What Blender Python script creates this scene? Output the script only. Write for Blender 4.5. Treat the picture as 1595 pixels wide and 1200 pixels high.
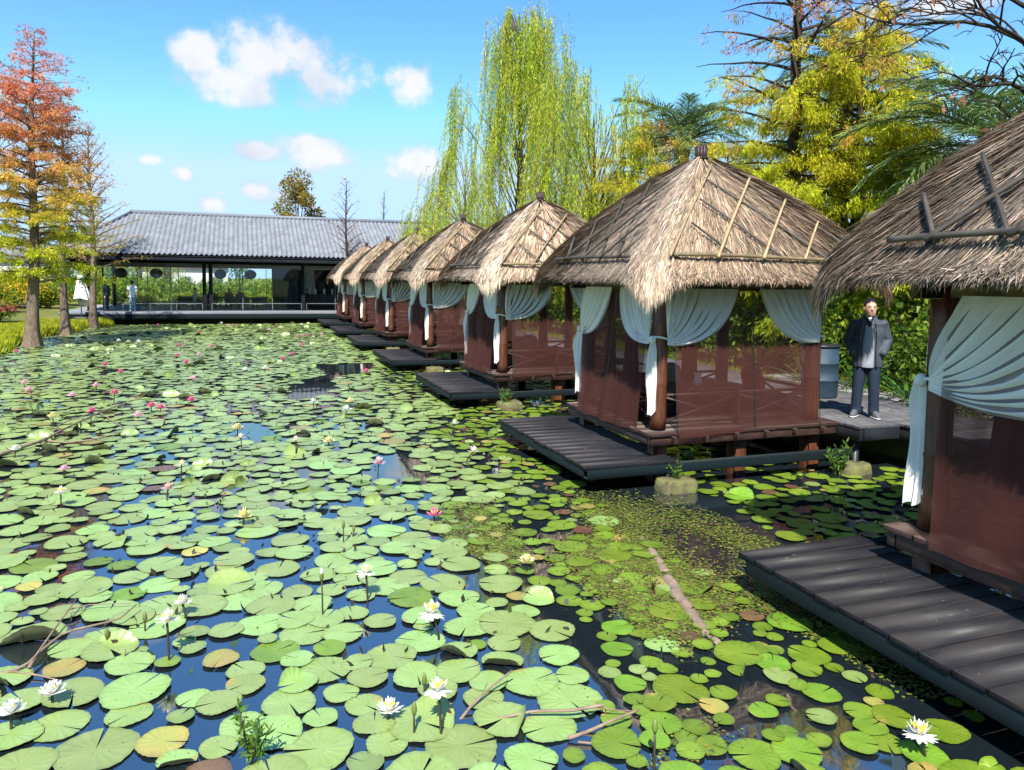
import bpy, math, random
import numpy as np
from mathutils import Matrix, Vector

for _o in list(bpy.data.objects):
    bpy.data.objects.remove(_o)
SC = bpy.context.scene
COL = SC.collection
R = math.radians
rng = np.random.default_rng(7)
random.seed(7)

# ------------------------------------------------------------------ camera
YAW, PITCH, ROLL = R(20.0), R(4.4), 0.012
CAM_H = 2.70
FPX = 1152.0            # focal length in photograph pixels (1595 wide)
PPX, PPY = 797.5, 527.0
_f = np.array([math.sin(YAW) * math.cos(PITCH), math.cos(YAW) * math.cos(PITCH), -math.sin(PITCH)])
_r0 = np.array([math.cos(YAW), -math.sin(YAW), 0.0])
_u0 = np.cross(_r0, _f)
_r = _r0 * math.cos(ROLL) + _u0 * math.sin(ROLL)
_u = _u0 * math.cos(ROLL) - _r0 * math.sin(ROLL)
cam_data = bpy.data.cameras.new('camera')
cam = bpy.data.objects.new('camera', cam_data)
COL.objects.link(cam)
cam.matrix_world = Matrix(((_r[0], _u[0], -_f[0], 0), (_r[1], _u[1], -_f[1], 0), (_r[2], _u[2], -_f[2], CAM_H), (0, 0, 0, 1)))
cam_data.sensor_width = 36.0
cam_data.lens = 36.0 * FPX / 1595.0
cam_data.shift_y = -(600.0 - PPY) / 1595.0
cam_data.clip_end = 6000
cam_data.clip_start = 0.05
SC.camera = cam

def ray(px, py):
    d = _f + _r * ((px - PPX) / FPX) - _u * ((py - PPY) / FPX)
    return d

def onz(px, py, z=0.0):
    d = ray(px, py)
    t = (z - CAM_H) / d[2]
    return np.array([d[0] * t, d[1] * t, z])

def onx(px, py, x):
    d = ray(px, py); t = x / d[0]
    return np.array([x, d[1] * t, CAM_H + d[2] * t])

def ony(px, py, y):
    d = ray(px, py); t = y / d[1]
    return np.array([d[0] * t, y, CAM_H + d[2] * t])

def proj(p):
    q = np.asarray(p, float) - np.array([0, 0, CAM_H])
    w = q @ _f
    return PPX + FPX * (q @ _r) / w, PPY - FPX * (q @ _u) / w, w

# ------------------------------------------------------------------ world, sun, exposure
SUN_EL, SUN_AZ = R(49), math.atan2(-0.43, -0.90)      # azimuth measured from +Y towards +X
sun_dir = Vector((math.sin(SUN_AZ) * math.cos(SUN_EL), math.cos(SUN_AZ) * math.cos(SUN_EL), math.sin(SUN_EL)))
W = bpy.data.worlds.new('World'); SC.world = W; W.use_nodes = True
wn, wl = W.node_tree.nodes, W.node_tree.links
wn.clear()
def WN(t, **k):
    n = wn.new(t)
    for a, b in k.items():
        setattr(n, a, b)
    return n
def wmath(op, a, b=None, c=None, clamp=False):
    n = WN('ShaderNodeMath', operation=op, use_clamp=clamp)
    for i, v in enumerate((a, b, c)):
        if v is None: continue
        if isinstance(v, (int, float)): n.inputs[i].default_value = v
        else: wl.new(v, n.inputs[i])
    return n.outputs[0]
sky = WN('ShaderNodeTexSky', sky_type='NISHITA', sun_disc=False, sun_elevation=SUN_EL, sun_rotation=SUN_AZ,
         air_density=0.8, dust_density=0.1, ozone_density=3.0, altitude=0)
bg = WN('ShaderNodeBackground'); bg.inputs[1].default_value = 0.136
wo = WN('ShaderNodeOutputWorld')
W.cycles.sampling_method = 'MANUAL'; W.cycles.sample_map_resolution = 256
tc = WN('ShaderNodeTexCoord')
geo_dir = tc.outputs['Generated']
# cumulus clouds: each one a soft-edged lump around its own direction, broken up by noise
nz = WN('ShaderNodeTexNoise'); nz.inputs['Scale'].default_value = 15.0; nz.inputs['Detail'].default_value = 8.0; nz.inputs['Roughness'].default_value = 0.60
wl.new(geo_dir, nz.inputs['Vector'])
nz2 = WN('ShaderNodeTexNoise'); nz2.inputs['Scale'].default_value = 45.0; nz2.inputs['Detail'].default_value = 6.0
wl.new(geo_dir, nz2.inputs['Vector'])
CLOUDS = [(425, 92, 135, 74), (505, 122, 105, 68), (375, 132, 105, 44), (312, 82, 54, 48), (642, 132, 58, 52), (400, 236, 75, 22), (485, 238, 95, 36), (640, 250, 84, 42),
          (292, 271, 32, 16), (405, 297, 58, 24), (338, 318, 42, 20), (345, 300, 24, 12), (1240, 280, 30, 20),
          (1415, 250, 60, 34), (1440, 10, 120, 30), (1000, 225, 60, 36), (235, 250, 24, 12)]
def cloud_axes(c):
    e1 = np.cross(c, [0, 0, 1.0]); e1 /= np.linalg.norm(e1)
    e2 = np.cross(e1, c)
    return e1, e2
cl = []
for (px, py, sx, sy) in CLOUDS:
    c = ray(px, py); c = c / np.linalg.norm(c)
    cl.append((c, sx / FPX * 0.84, sy / FPX * 0.84))
_r2 = np.random.default_rng(11)
for k in range(9):                                    # the same kind of cloud all round the sky
    az = R(75 + 290 * k / 9 + _r2.uniform(-8, 8)); el = R(_r2.uniform(8, 34))
    c = np.array([math.sin(az + YAW) * math.cos(el), math.cos(az + YAW) * math.cos(el), math.sin(el)])
    s = _r2.uniform(0.06, 0.17)
    cl.append((c, s, s * 0.5))
near = None
for (c, sx, sy) in cl:
    e1, e2 = cloud_axes(c)
    mp_ = WN('ShaderNodeMapping', vector_type='TEXTURE')       # into the cloud's own frame: across, up, along
    mp_.inputs['Location'].default_value = tuple(c)
    mp_.inputs['Rotation'].default_value = Matrix((e1, e2, -c)).transposed().to_euler('XYZ')
    mp_.inputs['Scale'].default_value = (sx, sy, 1.0)
    wl.new(geo_dir, mp_.inputs['Vector'])
    ln_ = WN('ShaderNodeVectorMath', operation='LENGTH'); wl.new(mp_.outputs[0], ln_.inputs[0])
    near = ln_.outputs['Value'] if near is None else wmath('MINIMUM', near, ln_.outputs['Value'])
dens = wmath('SUBTRACT', 1.0, near)
nn = wmath('ADD', wmath('MULTIPLY', wmath('SUBTRACT', nz.outputs['Fac'], 0.52), 3.9), wmath('MULTIPLY', wmath('SUBTRACT', nz2.outputs['Fac'], 0.5), 0.75))
cd = wmath('ADD', wmath('MULTIPLY', wmath('MAXIMUM', dens, -1.0), 1.15), nn)
mr = WN('ShaderNodeMapRange', interpolation_type='SMOOTHSTEP'); wl.new(cd, mr.inputs['Value'])
mr.inputs['From Min'].default_value = -0.12; mr.inputs['From Max'].default_value = 0.85
lim = WN('ShaderNodeMapRange', interpolation_type='SMOOTHSTEP'); wl.new(dens, lim.inputs['Value'])
lim.inputs['From Min'].default_value = -0.15; lim.inputs['From Max'].default_value = 0.35
cf = wmath('MULTIPLY', mr.outputs['Result'], lim.outputs['Result'])
crgb = WN('ShaderNodeMix', data_type='RGBA')
nz3 = WN('ShaderNodeTexNoise'); nz3.inputs['Scale'].default_value = 11.0; nz3.inputs['Detail'].default_value = 5.0
wl.new(geo_dir, nz3.inputs['Vector'])
shd = WN('ShaderNodeMapRange'); wl.new(wmath('ADD', nz3.outputs['Fac'], wmath('MULTIPLY', cf, 0.22)), shd.inputs['Value'])
shd.inputs['From Min'].default_value = 0.50; shd.inputs['From Max'].default_value = 0.74
wl.new(shd.outputs['Result'], crgb.inputs[0]); crgb.inputs[6].default_value = (2.2, 2.42, 2.85, 1); crgb.inputs[7].default_value = (3.2, 3.2, 3.25, 1)
hs = WN('ShaderNodeHueSaturation'); hs.inputs['Saturation'].default_value = 1.22; hs.inputs['Value'].default_value = 1.0
wl.new(sky.outputs[0], hs.inputs['Color'])
lim_ = WN('ShaderNodeVectorMath', operation='MINIMUM'); wl.new(hs.outputs[0], lim_.inputs[0]); lim_.inputs[1].default_value = (2.0, 2.95, 4.2)   # horizon stays pale blue
mixc = WN('ShaderNodeMix', data_type='RGBA')
wl.new(wmath('MULTIPLY', cf, 0.93), mixc.inputs[0]); wl.new(lim_.outputs[0], mixc.inputs[6]); wl.new(crgb.outputs[2], mixc.inputs[7])
wl.new(mixc.outputs[2], bg.inputs[0]); wl.new(bg.outputs[0], wo.inputs[0])

sd = bpy.data.lights.new('sun', 'SUN'); sd.energy = 4.3; sd.angle = R(0.55); sd.color = (1.0, 0.95, 0.87)
so = bpy.data.objects.new('sun', sd); COL.objects.link(so)
so.rotation_euler = sun_dir.to_track_quat('Z', 'Y').to_euler(); so.location = (0, 0, 30)
vs = SC.view_settings
vs.view_transform = 'Standard'; vs.look = 'None'; vs.exposure = 1.18; vs.gamma = 1.0; vs.use_curve_mapping = False
SC.cycles.max_bounces = 5; SC.cycles.transparent_max_bounces = 16
SC.cycles.diffuse_bounces = 2; SC.cycles.glossy_bounces = 2; SC.cycles.transmission_bounces = 2
SC.cycles.caustics_reflective = False; SC.cycles.caustics_refractive = False
SC.cycles.sample_clamp_indirect = 6.0
SC.cycles.use_denoising = True
SC.cycles.use_adaptive_sampling = True; SC.cycles.adaptive_threshold = 0.02

# ------------------------------------------------------------------ helpers
class Acc:
    """collects vertices and faces, links them as ONE mesh object"""
    def __init__(s): s.V = []; s.F = []; s.C = []; s.n = 0; s.M = []
    def add(s, VF, col=None, mi=0):
        V, F = VF
        V = np.asarray(V, float).reshape(-1, 3)
        Fs = F if isinstance(F, list) else [F]
        for f in Fs:
            f = np.asarray(f, int)
            if f.size:
                s.F.append(f + s.n); s.M.append(np.full(len(f), mi))
        s.V.append(V)
        if col is None: col = (1, 1, 1)
        c = np.asarray(col, float)
        if c.ndim == 1: c = np.tile(c[:3], (len(V), 1))
        s.C.append(c)
        s.n += len(V)
        return s
    def mesh(s, name, smooth=False):
        V = np.concatenate(s.V); C = np.concatenate(s.C)
        me = bpy.data.meshes.new(name)
        me.vertices.add(len(V)); me.vertices.foreach_set('co', V.astype(np.float32).ravel())
        nl = sum(f.size for f in s.F); npoly = sum(len(f) for f in s.F)
        me.loops.add(nl); me.polygons.add(npoly)
        li = np.concatenate([f.ravel() for f in s.F])
        tot = np.concatenate([np.full(len(f), f.shape[1]) for f in s.F])
        st = np.concatenate([[0], np.cumsum(tot)[:-1]])
        me.loops.foreach_set('vertex_index', li.astype(np.int32))
        me.polygons.foreach_set('loop_start', st.astype(np.int32))
        me.polygons.foreach_set('loop_total', tot.astype(np.int32))
        me.polygons.foreach_set('material_index', np.concatenate(s.M).astype(np.int32))
        if smooth: me.polygons.foreach_set('use_smooth', np.ones(npoly, bool))
        me.update(calc_edges=True); me.validate()
        if len(me.vertices) == len(C):
            a = me.color_attributes.new('Col', 'FLOAT_COLOR', 'POINT')
            a.data.foreach_set('color', np.concatenate([C, np.ones((len(C), 1))], 1).astype(np.float32).ravel())
        return me
    def build(s, name, mat, parent=None, smooth=False, loc=None):
        return obj(name, s.mesh(name, smooth), mat, parent, loc)

def obj(name, me, mat=None, parent=None, loc=None, rot=None, scale=None):
    o = bpy.data.objects.new(name, me); COL.objects.link(o)
    if mat is not None and me is not None and len(me.materials) == 0:
        for m in (mat if isinstance(mat, (list, tuple)) else [mat]): me.materials.append(m)
    if parent is not None: o.parent = parent
    if loc is not None: o.location = loc
    if rot is not None: o.rotation_euler = rot
    if scale is not None: o.scale = scale
    return o
def tag(o, label=None, cat=None, group=None, kind=None):
    if label: o['label'] = label
    if cat: o['category'] = cat
    if group: o['group'] = group
    if kind: o['kind'] = kind
    return o
def thing(name, label, cat, loc=(0, 0, 0), rz=0.0, group=None):
    o = bpy.data.objects.new(name, None); COL.objects.link(o)
    o.location = loc; o.rotation_euler = (0, 0, rz); o.empty_display_size = 0.2
    return tag(o, label, cat, group)
def dup(o, parent=None, loc=None, rz=None, label=None, group=None, kids=None):
    c = o.copy(); COL.objects.link(c)
    if parent is not None: c.parent = parent
    if loc is not None: c.location = loc
    if rz is not None: c.rotation_euler[2] = rz
    if label: c['label'] = label
    if group: c['group'] = group
    for ch in (KIDS.get(o.name, None) or list(o.children)): dup(ch, c)
    return c
KIDS = {}

def box(x0, x1, y0, y1, z0, z1, b=0.006):
    """box with chamfered edges"""
    b = min(b, (x1 - x0) * .4, (y1 - y0) * .4, (z1 - z0) * .4)
    V = []; idx = {}
    for ix, X in enumerate((x0, x1)):
        for iy, Y in enumerate((y0, y1)):
            for iz, Z in enumerate((z0, z1)):
                sx, sy, sz = (1, -1)[ix], (1, -1)[iy], (1, -1)[iz]
                for ax in range(3):
                    p = [X, Y, Z]
                    for k, s_ in enumerate((sx, sy, sz)):
                        if k != ax: p[k] += s_ * b
                    idx[(ix, iy, iz, ax)] = len(V); V.append(p)
    Q = []; T = []
    def I(c, ax): return idx[(c[0], c[1], c[2], ax)]
    for ax in range(3):
        o1, o2 = (ax + 1) % 3, (ax + 2) % 3
        for s_ in (0, 1):
            cs = []
            for a, b_ in ((0, 0), (1, 0), (1, 1), (0, 1)):
                c = [0, 0, 0]; c[ax] = s_; c[o1] = a; c[o2] = b_; cs.append(I(c, ax))
            Q.append(cs if s_ else cs[::-1])
        for a in (0, 1):
            for b_ in (0, 1):
                c0 = [0, 0, 0]; c1 = [0, 0, 0]
                c0[ax] = 0; c1[ax] = 1; c0[o1] = c1[o1] = a; c0[o2] = c1[o2] = b_
                Q.append([I(c0, o1), I(c1, o1), I(c1, o2), I(c0, o2)])
    for ix in (0, 1):
        for iy in (0, 1):
            for iz in (0, 1):
                T.append([idx[(ix, iy, iz, 0)], idx[(ix, iy, iz, 1)], idx[(ix, iy, iz, 2)]])
    return np.array(V), [np.array(Q), np.array(T)]

def frames(P):
    P = np.asarray(P, float); T = np.gradient(P, axis=0)
    T /= np.linalg.norm(T, axis=1)[:, None] + 1e-12
    up = np.array([0, 0, 1.0]) if abs(T[0][2]) < 0.9 else np.array([1.0, 0, 0])
    N = np.zeros_like(P)
    n = np.cross(T[0], up); n /= np.linalg.norm(n); N[0] = n
    for i in range(1, len(P)):
        n = N[i - 1] - T[i] * (N[i - 1] @ T[i]); n /= np.linalg.norm(n) + 1e-12; N[i] = n
    return T, N, np.cross(T, N)
def tube(P, rad, n=8, caps=True, mod=None):
    P = np.asarray(P, float); m = len(P)
    rad = np.broadcast_to(np.asarray(rad, float), (m,))
    T, N, B = frames(P)
    a = np.arange(n) * 2 * math.pi / n
    rr = rad[:, None] * np.ones((m, n))
    if mod is not None: rr = rr * mod
    V = P[:, None, :] + rr[:, :, None] * (np.cos(a)[None, :, None] * N[:, None, :] + np.sin(a)[None, :, None] * B[:, None, :])
    V = V.reshape(-1, 3)
    i = np.arange(m - 1)[:, None] * n; j = np.arange(n)[None, :]; j2 = (j + 1) % n
    Q = np.stack([i + j, i + j2, i + n + j2, i + n + j], -1).reshape(-1, 4)
    F = [Q]
    if caps:
        V = np.concatenate([V, P[:1], P[-1:]])
        c0, c1 = m * n, m * n + 1
        jj = np.arange(n); j2 = (jj + 1) % n
        F.append(np.stack([np.full(n, c0), j2, jj], -1))
        F.append(np.stack([np.full(n, c1), (m - 1) * n + jj, (m - 1) * n + j2], -1))
    return V, F
def loft(rings, n=20, p=2.0):
    """rings: (cx,cy,cz,rx,ry) stacked in z, superellipse power p"""
    a = np.arange(n) * 2 * math.pi / n
    ca, sa = np.cos(a), np.sin(a)
    ex = np.sign(ca) * np.abs(ca) ** (2 / p); ey = np.sign(sa) * np.abs(sa) ** (2 / p)
    V = np.concatenate([np.stack([c[0] + c[3] * ex, c[1] + c[4] * ey, np.full(n, c[2])], -1) for c in rings])
    m = len(rings)
    i = np.arange(m - 1)[:, None] * n; j = np.arange(n)[None, :]; j2 = (j + 1) % n
    Q = np.stack([i + j, i + j2, i + n + j2, i + n + j], -1).reshape(-1, 4)
    V = np.concatenate([V, [[rings[0][0], rings[0][1], rings[0][2]]], [[rings[-1][0], rings[-1][1], rings[-1][2]]]])
    jj = np.arange(n); j2 = (jj + 1) % n
    return V, [Q, np.stack([np.full(n, m * n), j2, jj], -1), np.stack([np.full(n, m * n + 1), (m - 1) * n + jj, (m - 1) * n + j2], -1)]
def ball(c, r, nu=12, nv=8):
    rx, ry, rz = (r, r, r) if np.isscalar(r) else r
    t = np.linspace(-math.pi / 2 + .12, math.pi / 2 - .12, nv)
    return loft([(c[0], c[1], c[2] + rz * math.sin(x), rx * math.cos(x), ry * math.cos(x)) for x in t], nu)
def grid(fn, nu, nv):
    u = np.linspace(0, 1, nu); v = np.linspace(0, 1, nv)
    U, Vv = np.meshgrid(u, v, indexing='ij')
    P = fn(U.ravel(), Vv.ravel())
    i = np.arange(nu - 1)[:, None] * nv; j = np.arange(nv - 1)[None, :]
    Q = np.stack([i + j, i + nv + j, i + nv + j + 1, i + j + 1], -1).reshape(-1, 4)
    return P, Q
def leafquads(P, D, L, Wd, r=None, flat=None):
    r = r or rng
    n = len(P); D = D / (np.linalg.norm(D, axis=1)[:, None] + 1e-9)
    rv = r.normal(size=(n, 3)) if flat is None else flat
    S = np.cross(D, rv); S /= np.linalg.norm(S, axis=1)[:, None] + 1e-9
    L = np.broadcast_to(L, n)[:, None]; Wd = np.broadcast_to(Wd, n)[:, None]
    V = np.stack([P, P + D * L * .45 + S * Wd * .5, P + D * L, P + D * L * .45 - S * Wd * .5], 1).reshape(-1, 3)
    return V, np.arange(4 * n).reshape(n, 4)

# ------------------------------------------------------------------ materials
def new_mat(name):
    m = bpy.data.materials.new(name); m.use_nodes = True
    nt = m.node_tree; nt.nodes.clear()
    out = nt.nodes.new('ShaderNodeOutputMaterial')
    return m, nt, out
def nd(nt, t, ins=None, **k):
    n = nt.nodes.new(t)
    for a, b in k.items(): setattr(n, a, b)
    if ins:
        for a, b in ins.items():
            if hasattr(b, 'is_linked') or hasattr(b, 'links'): nt.links.new(b, n.inputs[a])
            else: n.inputs[a].default_value = b
    return n
def mat(name, c1, c2=None, rough=0.6, spec=0.4, scale=6.0, stretch=(1, 1, 1), bump=0.0, bscale=None, attr=False, objrand=0.0,
        detail=5.0, rough2=None, metal=0.0, coat=0.0, contrast=(0.35, 0.65), fleck=None):
    m, nt, out = new_mat(name)
    b = nd(nt, 'ShaderNodeBsdfPrincipled', {'Roughness': rough, 'Specular IOR Level': spec, 'Metallic': metal, 'Coat Weight': coat})
    tcn = nd(nt, 'ShaderNodeTexCoord'); mp = nd(nt, 'ShaderNodeMapping', {'Vector': tcn.outputs['Object'], 'Scale': stretch})
    oi = nd(nt, 'ShaderNodeObjectInfo')
    off = nd(nt, 'ShaderNodeVectorMath', {0: mp.outputs[0]}, operation='ADD')
    sc_ = nd(nt, 'ShaderNodeMath', {0: oi.outputs['Random'], 1: 37.0}, operation='MULTIPLY')
    nt.links.new(sc_.outputs[0], off.inputs[1])
    n1 = nd(nt, 'ShaderNodeTexNoise', {'Vector': off.outputs[0], 'Scale': scale, 'Detail': detail, 'Roughness': 0.6})
    c2 = c2 or tuple(x * 0.7 for x in c1)
    ramp = nd(nt, 'ShaderNodeMapRange', {'Value': n1.outputs['Fac'], 'From Min': contrast[0], 'From Max': contrast[1]})
    mx = nd(nt, 'ShaderNodeMix', {0: ramp.outputs[0], 6: (*c1, 1), 7: (*c2, 1)}, data_type='RGBA')
    col = mx.outputs[2]
    if attr:
        at = nd(nt, 'ShaderNodeAttribute', attribute_name='Col')
        mm = nd(nt, 'ShaderNodeMix', {0: 1.0, 6: col, 7: at.outputs['Color']}, data_type='RGBA', blend_type='MULTIPLY')
        col = mm.outputs[2]
    if fleck:      # chips where the paint has worn through
        nf_ = nd(nt, 'ShaderNodeTexNoise', {'Vector': off.outputs[0], 'Scale': 7.0, 'Detail': 3.0, 'Roughness': .7})
        fm = nd(nt, 'ShaderNodeMapRange', {'Value': nf_.outputs['Fac'], 'From Min': .69, 'From Max': .73})
        col = nd(nt, 'ShaderNodeMix', {0: fm.outputs[0], 6: col, 7: (*fleck, 1)}, data_type='RGBA').outputs[2]
    if objrand:
        v = nd(nt, 'ShaderNodeMapRange', {'Value': oi.outputs['Random'], 'To Min': 1 - objrand, 'To Max': 1 + objrand})
        hsv = nd(nt, 'ShaderNodeHueSaturation', {'Color': col, 'Value': v.outputs[0]})
        col = hsv.outputs[0]
    nt.links.new(col, b.inputs['Base Color'])
    if rough2 is not None:
        rm = nd(nt, 'ShaderNodeMapRange', {'Value': n1.outputs['Fac'], 'From Min': .3, 'From Max': .7, 'To Min': rough, 'To Max': rough2})
        nt.links.new(rm.outputs[0], b.inputs['Roughness'])
    if bump:
        nb = nd(nt, 'ShaderNodeTexNoise', {'Vector': off.outputs[0], 'Scale': bscale or scale * 3, 'Detail': 4.0})
        bp = nd(nt, 'ShaderNodeBump', {'Height': nb.outputs['Fac'], 'Strength': bump, 'Distance': 0.02})
        nt.links.new(bp.outputs[0], b.inputs['Normal'])
    nt.links.new(b.outputs[0], out.inputs[0])
    return m
def leaf_mat(name, tint=(1, 1, 1), transl=0.4, rough=0.5, spec=0.25, objrand=0.0):
    """foliage: the leaf colour is the mesh's own Col attribute, light passes through the blade"""
    m, nt, out = new_mat(name)
    at = nd(nt, 'ShaderNodeAttribute', attribute_name='Col')
    c = nd(nt, 'ShaderNodeMix', {0: 1.0, 6: at.outputs['Color'], 7: (*tint, 1)}, data_type='RGBA', blend_type='MULTIPLY').outputs[2]
    if objrand:
        oi = nd(nt, 'ShaderNodeObjectInfo')
        v = nd(nt, 'ShaderNodeMapRange', {'Value': oi.outputs['Random'], 'To Min': 1 - objrand, 'To Max': 1 + objrand})
        c = nd(nt, 'ShaderNodeHueSaturation', {'Color': c, 'Value': v.outputs[0]}).outputs[0]
    b = nd(nt, 'ShaderNodeBsdfPrincipled', {'Base Color': c, 'Roughness': rough, 'Specular IOR Level': spec})
    t = nd(nt, 'ShaderNodeBsdfTranslucent', {'Color': c})
    mx = nd(nt, 'ShaderNodeMixShader', {0: transl, 1: b.outputs[0], 2: t.outputs[0]})
    nt.links.new(mx.outputs[0], out.inputs[0])
    return m
def sheer_mat(name, color, cover, transl=0.5, weave=None):
    """thin woven cloth: part of the light goes straight through between the threads"""
    m, nt, out = new_mat(name)
    tcn = nd(nt, 'ShaderNodeTexCoord')
    n1 = nd(nt, 'ShaderNodeTexNoise', {'Vector': tcn.outputs['Object'], 'Scale': 2.5, 'Detail': 3.0})
    cm = nd(nt, 'ShaderNodeMapRange', {'Value': n1.outputs['Fac'], 'From Min': .3, 'From Max': .7, 'To Min': cover - .06, 'To Max': cover + .06})
    d = nd(nt, 'ShaderNodeBsdfDiffuse', {'Color': (*color, 1)})
    t = nd(nt, 'ShaderNodeBsdfTranslucent', {'Color': (*color, 1)})
    a = nd(nt, 'ShaderNodeMixShader', {0: transl, 1: d.outputs[0], 2: t.outputs[0]})
    tr = nd(nt, 'ShaderNodeBsdfTransparent')
    # seen at a slant the threads close up
    lw = nd(nt, 'ShaderNodeLayerWeight', {'Blend': 0.25})
    cov = nd(nt, 'ShaderNodeMath', {0: cm.outputs[0], 1: lw.outputs['Facing']}, operation='ADD', use_clamp=True)
    mx = nd(nt, 'ShaderNodeMixShader', {0: cov.outputs[0], 1: tr.outputs[0], 2: a.outputs[0]})
    nt.links.new(mx.outputs[0], out.inputs[0])
    return m

M = {}
M['pillar'] = mat('stained_wood', (0.12, 0.042, 0.018), (0.055, 0.018, 0.009), rough=.42, spec=.45, scale=4, stretch=(6, 6, .8), bump=.12, objrand=.15)
M['darkwood'] = mat('dark_brown_wood', (0.055, 0.028, 0.02), (0.025, 0.013, 0.01), rough=.5, scale=3, stretch=(2, 2, 6), bump=.1, objrand=.2)
M['plank'] = mat('black_brown_plank', (0.012, 0.012, 0.015), (0.030, 0.025, 0.024), rough=.34, rough2=.60, spec=.13, scale=1.6, stretch=(1.0, 4, 4), bump=.035, bscale=7, objrand=.3, contrast=(.4, .75), fleck=(.20, .16, .12))
M['steel'] = mat('teal_painted_steel', (0.004, 0.012, 0.015), (0.007, 0.011, 0.012), rough=.6, spec=.2, scale=3, bump=.05)
M['bamboo'] = mat('bamboo_pole', (0.27, 0.20, 0.10), (0.14, 0.11, 0.065), rough=.5, scale=5, stretch=(1, 1, 1), objrand=.3)
M['bamboo_dark'] = mat('weathered_bamboo_pole', (0.085, 0.072, 0.055), (0.045, 0.038, 0.03), rough=.6, scale=5, objrand=.3)
M['bamboo_pale'] = mat('new_bamboo_pole', (0.40, 0.30, 0.16), (0.25, 0.18, 0.09), rough=.45, scale=5, objrand=.2)
M['thatch'] = mat('thatch_straw', (1, 1, 1), (.75, .75, .75), rough=.85, spec=.15, scale=3.0, attr=True, objrand=.16)
M['net'] = sheer_mat('maroon_net', (0.125, 0.050, 0.043), 0.42, 0.35)
M['netdrape'] = sheer_mat('maroon_net_drape', (0.17, 0.055, 0.048), 0.86, 0.3)
M['curtain'] = sheer_mat('white_voile', (0.97, 0.94, 0.88), 0.84, 0.22)
M['white'] = mat('white_cloth', (.8, .81, .8), (.7, .72, .72), rough=.8, scale=4)
M['black'] = mat('black_steel', (0.012, 0.013, 0.016), (0.02, 0.022, 0.026), rough=.45, scale=2)
M['tile'] = mat('grey_roof_tile', (0.165, 0.18, 0.205), (0.135, 0.148, 0.17), rough=.55, spec=.3, scale=.8, attr=True)
# ------------------------------------------------------------------ ground and water
def smooth(a, b, x):
    t = np.clip((x - a) / (b - a), 0, 1); return t * t * (3 - 2 * t)
def shore_left(y):
    return -7.75 + 0.35 * np.sin(y * .45 + 1.0) + 0.2 * np.sin(y * 1.3) - 0.5 * smooth(36, 28, y) * 1.0 + smooth(42, 47, y) * 1.0
def land_z(x, y):
    sl = shore_left(y)
    left = smooth(sl + .35, sl - 1.3, x) * 0.30 + smooth(sl - 1.3, sl - 9, x) * .25
    right = smooth(9.5, 10.3, x) * 0.62
    back = smooth(47.2, 48.4, y) * 0.45
    front = smooth(-5, -6.5, y) * 0.5
    h = np.maximum.reduce([left, right, back, front])
    n = 0.05 * np.sin(x * .9 + .3 * y) * np.sin(y * .7) + .03 * np.sin(2.1 * x - y)
    return np.where(h > 0.001, -0.9 + 0.9 * smooth(0, .06, h) + h + n * smooth(.05, .3, h), -0.9)
def axis(lo, hi, step, far):
    a = list(np.arange(lo, hi + 1e-6, step)); s = step
    b = []; x = hi
    while x < far: s *= 1.35; x += s; b.append(x)
    c = []; x = lo; s = step
    while x > -far: s *= 1.35; x -= s; c.append(x)
    return np.array(c[::-1] + a + b)
gx = axis(-24, 26, .45, 2500); gy = axis(-10, 72, .45, 2500)
X, Y = np.meshgrid(gx, gy, indexing='ij')
Z = land_z(X.ravel(), Y.ravel())
i = np.arange(len(gx) - 1)[:, None] * len(gy); j = np.arange(len(gy) - 1)[None, :]
Q = np.stack([i + j, i + len(gy) + j, i + len(gy) + j + 1, i + j + 1], -1).reshape(-1, 4)
M['ground'] = mat('lawn_and_soil', (0.11, 0.15, 0.022), (0.17, 0.15, 0.06), rough=.9, spec=.1, scale=.9, bump=.5, bscale=14, detail=8)
g = Acc().add((np.stack([X.ravel(), Y.ravel(), Z], -1), Q)).build('ground', M['ground'], smooth=True); tag(g, kind='structure')

m, nt, out = new_mat('pond_water')
tcn = nd(nt, 'ShaderNodeTexCoord')
w1 = nd(nt, 'ShaderNodeTexNoise', {'Vector': tcn.outputs['Object'], 'Scale': 1.4, 'Detail': 3.0})
bp = nd(nt, 'ShaderNodeBump', {'Height': w1.outputs['Fac'], 'Strength': 0.05, 'Distance': 0.05})
wb = nd(nt, 'ShaderNodeBsdfPrincipled', {'Base Color': (0.011, 0.017, 0.021, 1), 'Roughness': .03, 'IOR': 4.2, 'Specular IOR Level': .5, 'Normal': bp.outputs[0]})
nt.links.new(wb.outputs[0], out.inputs[0]); M['water'] = m
V = np.array([[-12, -8, 0], [11.5, -8, 0], [11.5, 50, 0], [-12, 50, 0]], float)
tag(Acc().add((V, np.array([[0, 1, 2, 3]]))).build('pond_water', M['water']), kind='structure')

# ------------------------------------------------------------------ thatched huts
HX, HY0, HSTEP = 6.6, 3.3, 6.5
RA, RB, RZ0, RZ1 = 1.95, 1.86, 2.80, 4.62
PA, PB = 1.30, 1.10                 # pillar offsets
ZF, ZD = 0.70, 0.37                 # hut floor, deck top

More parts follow.
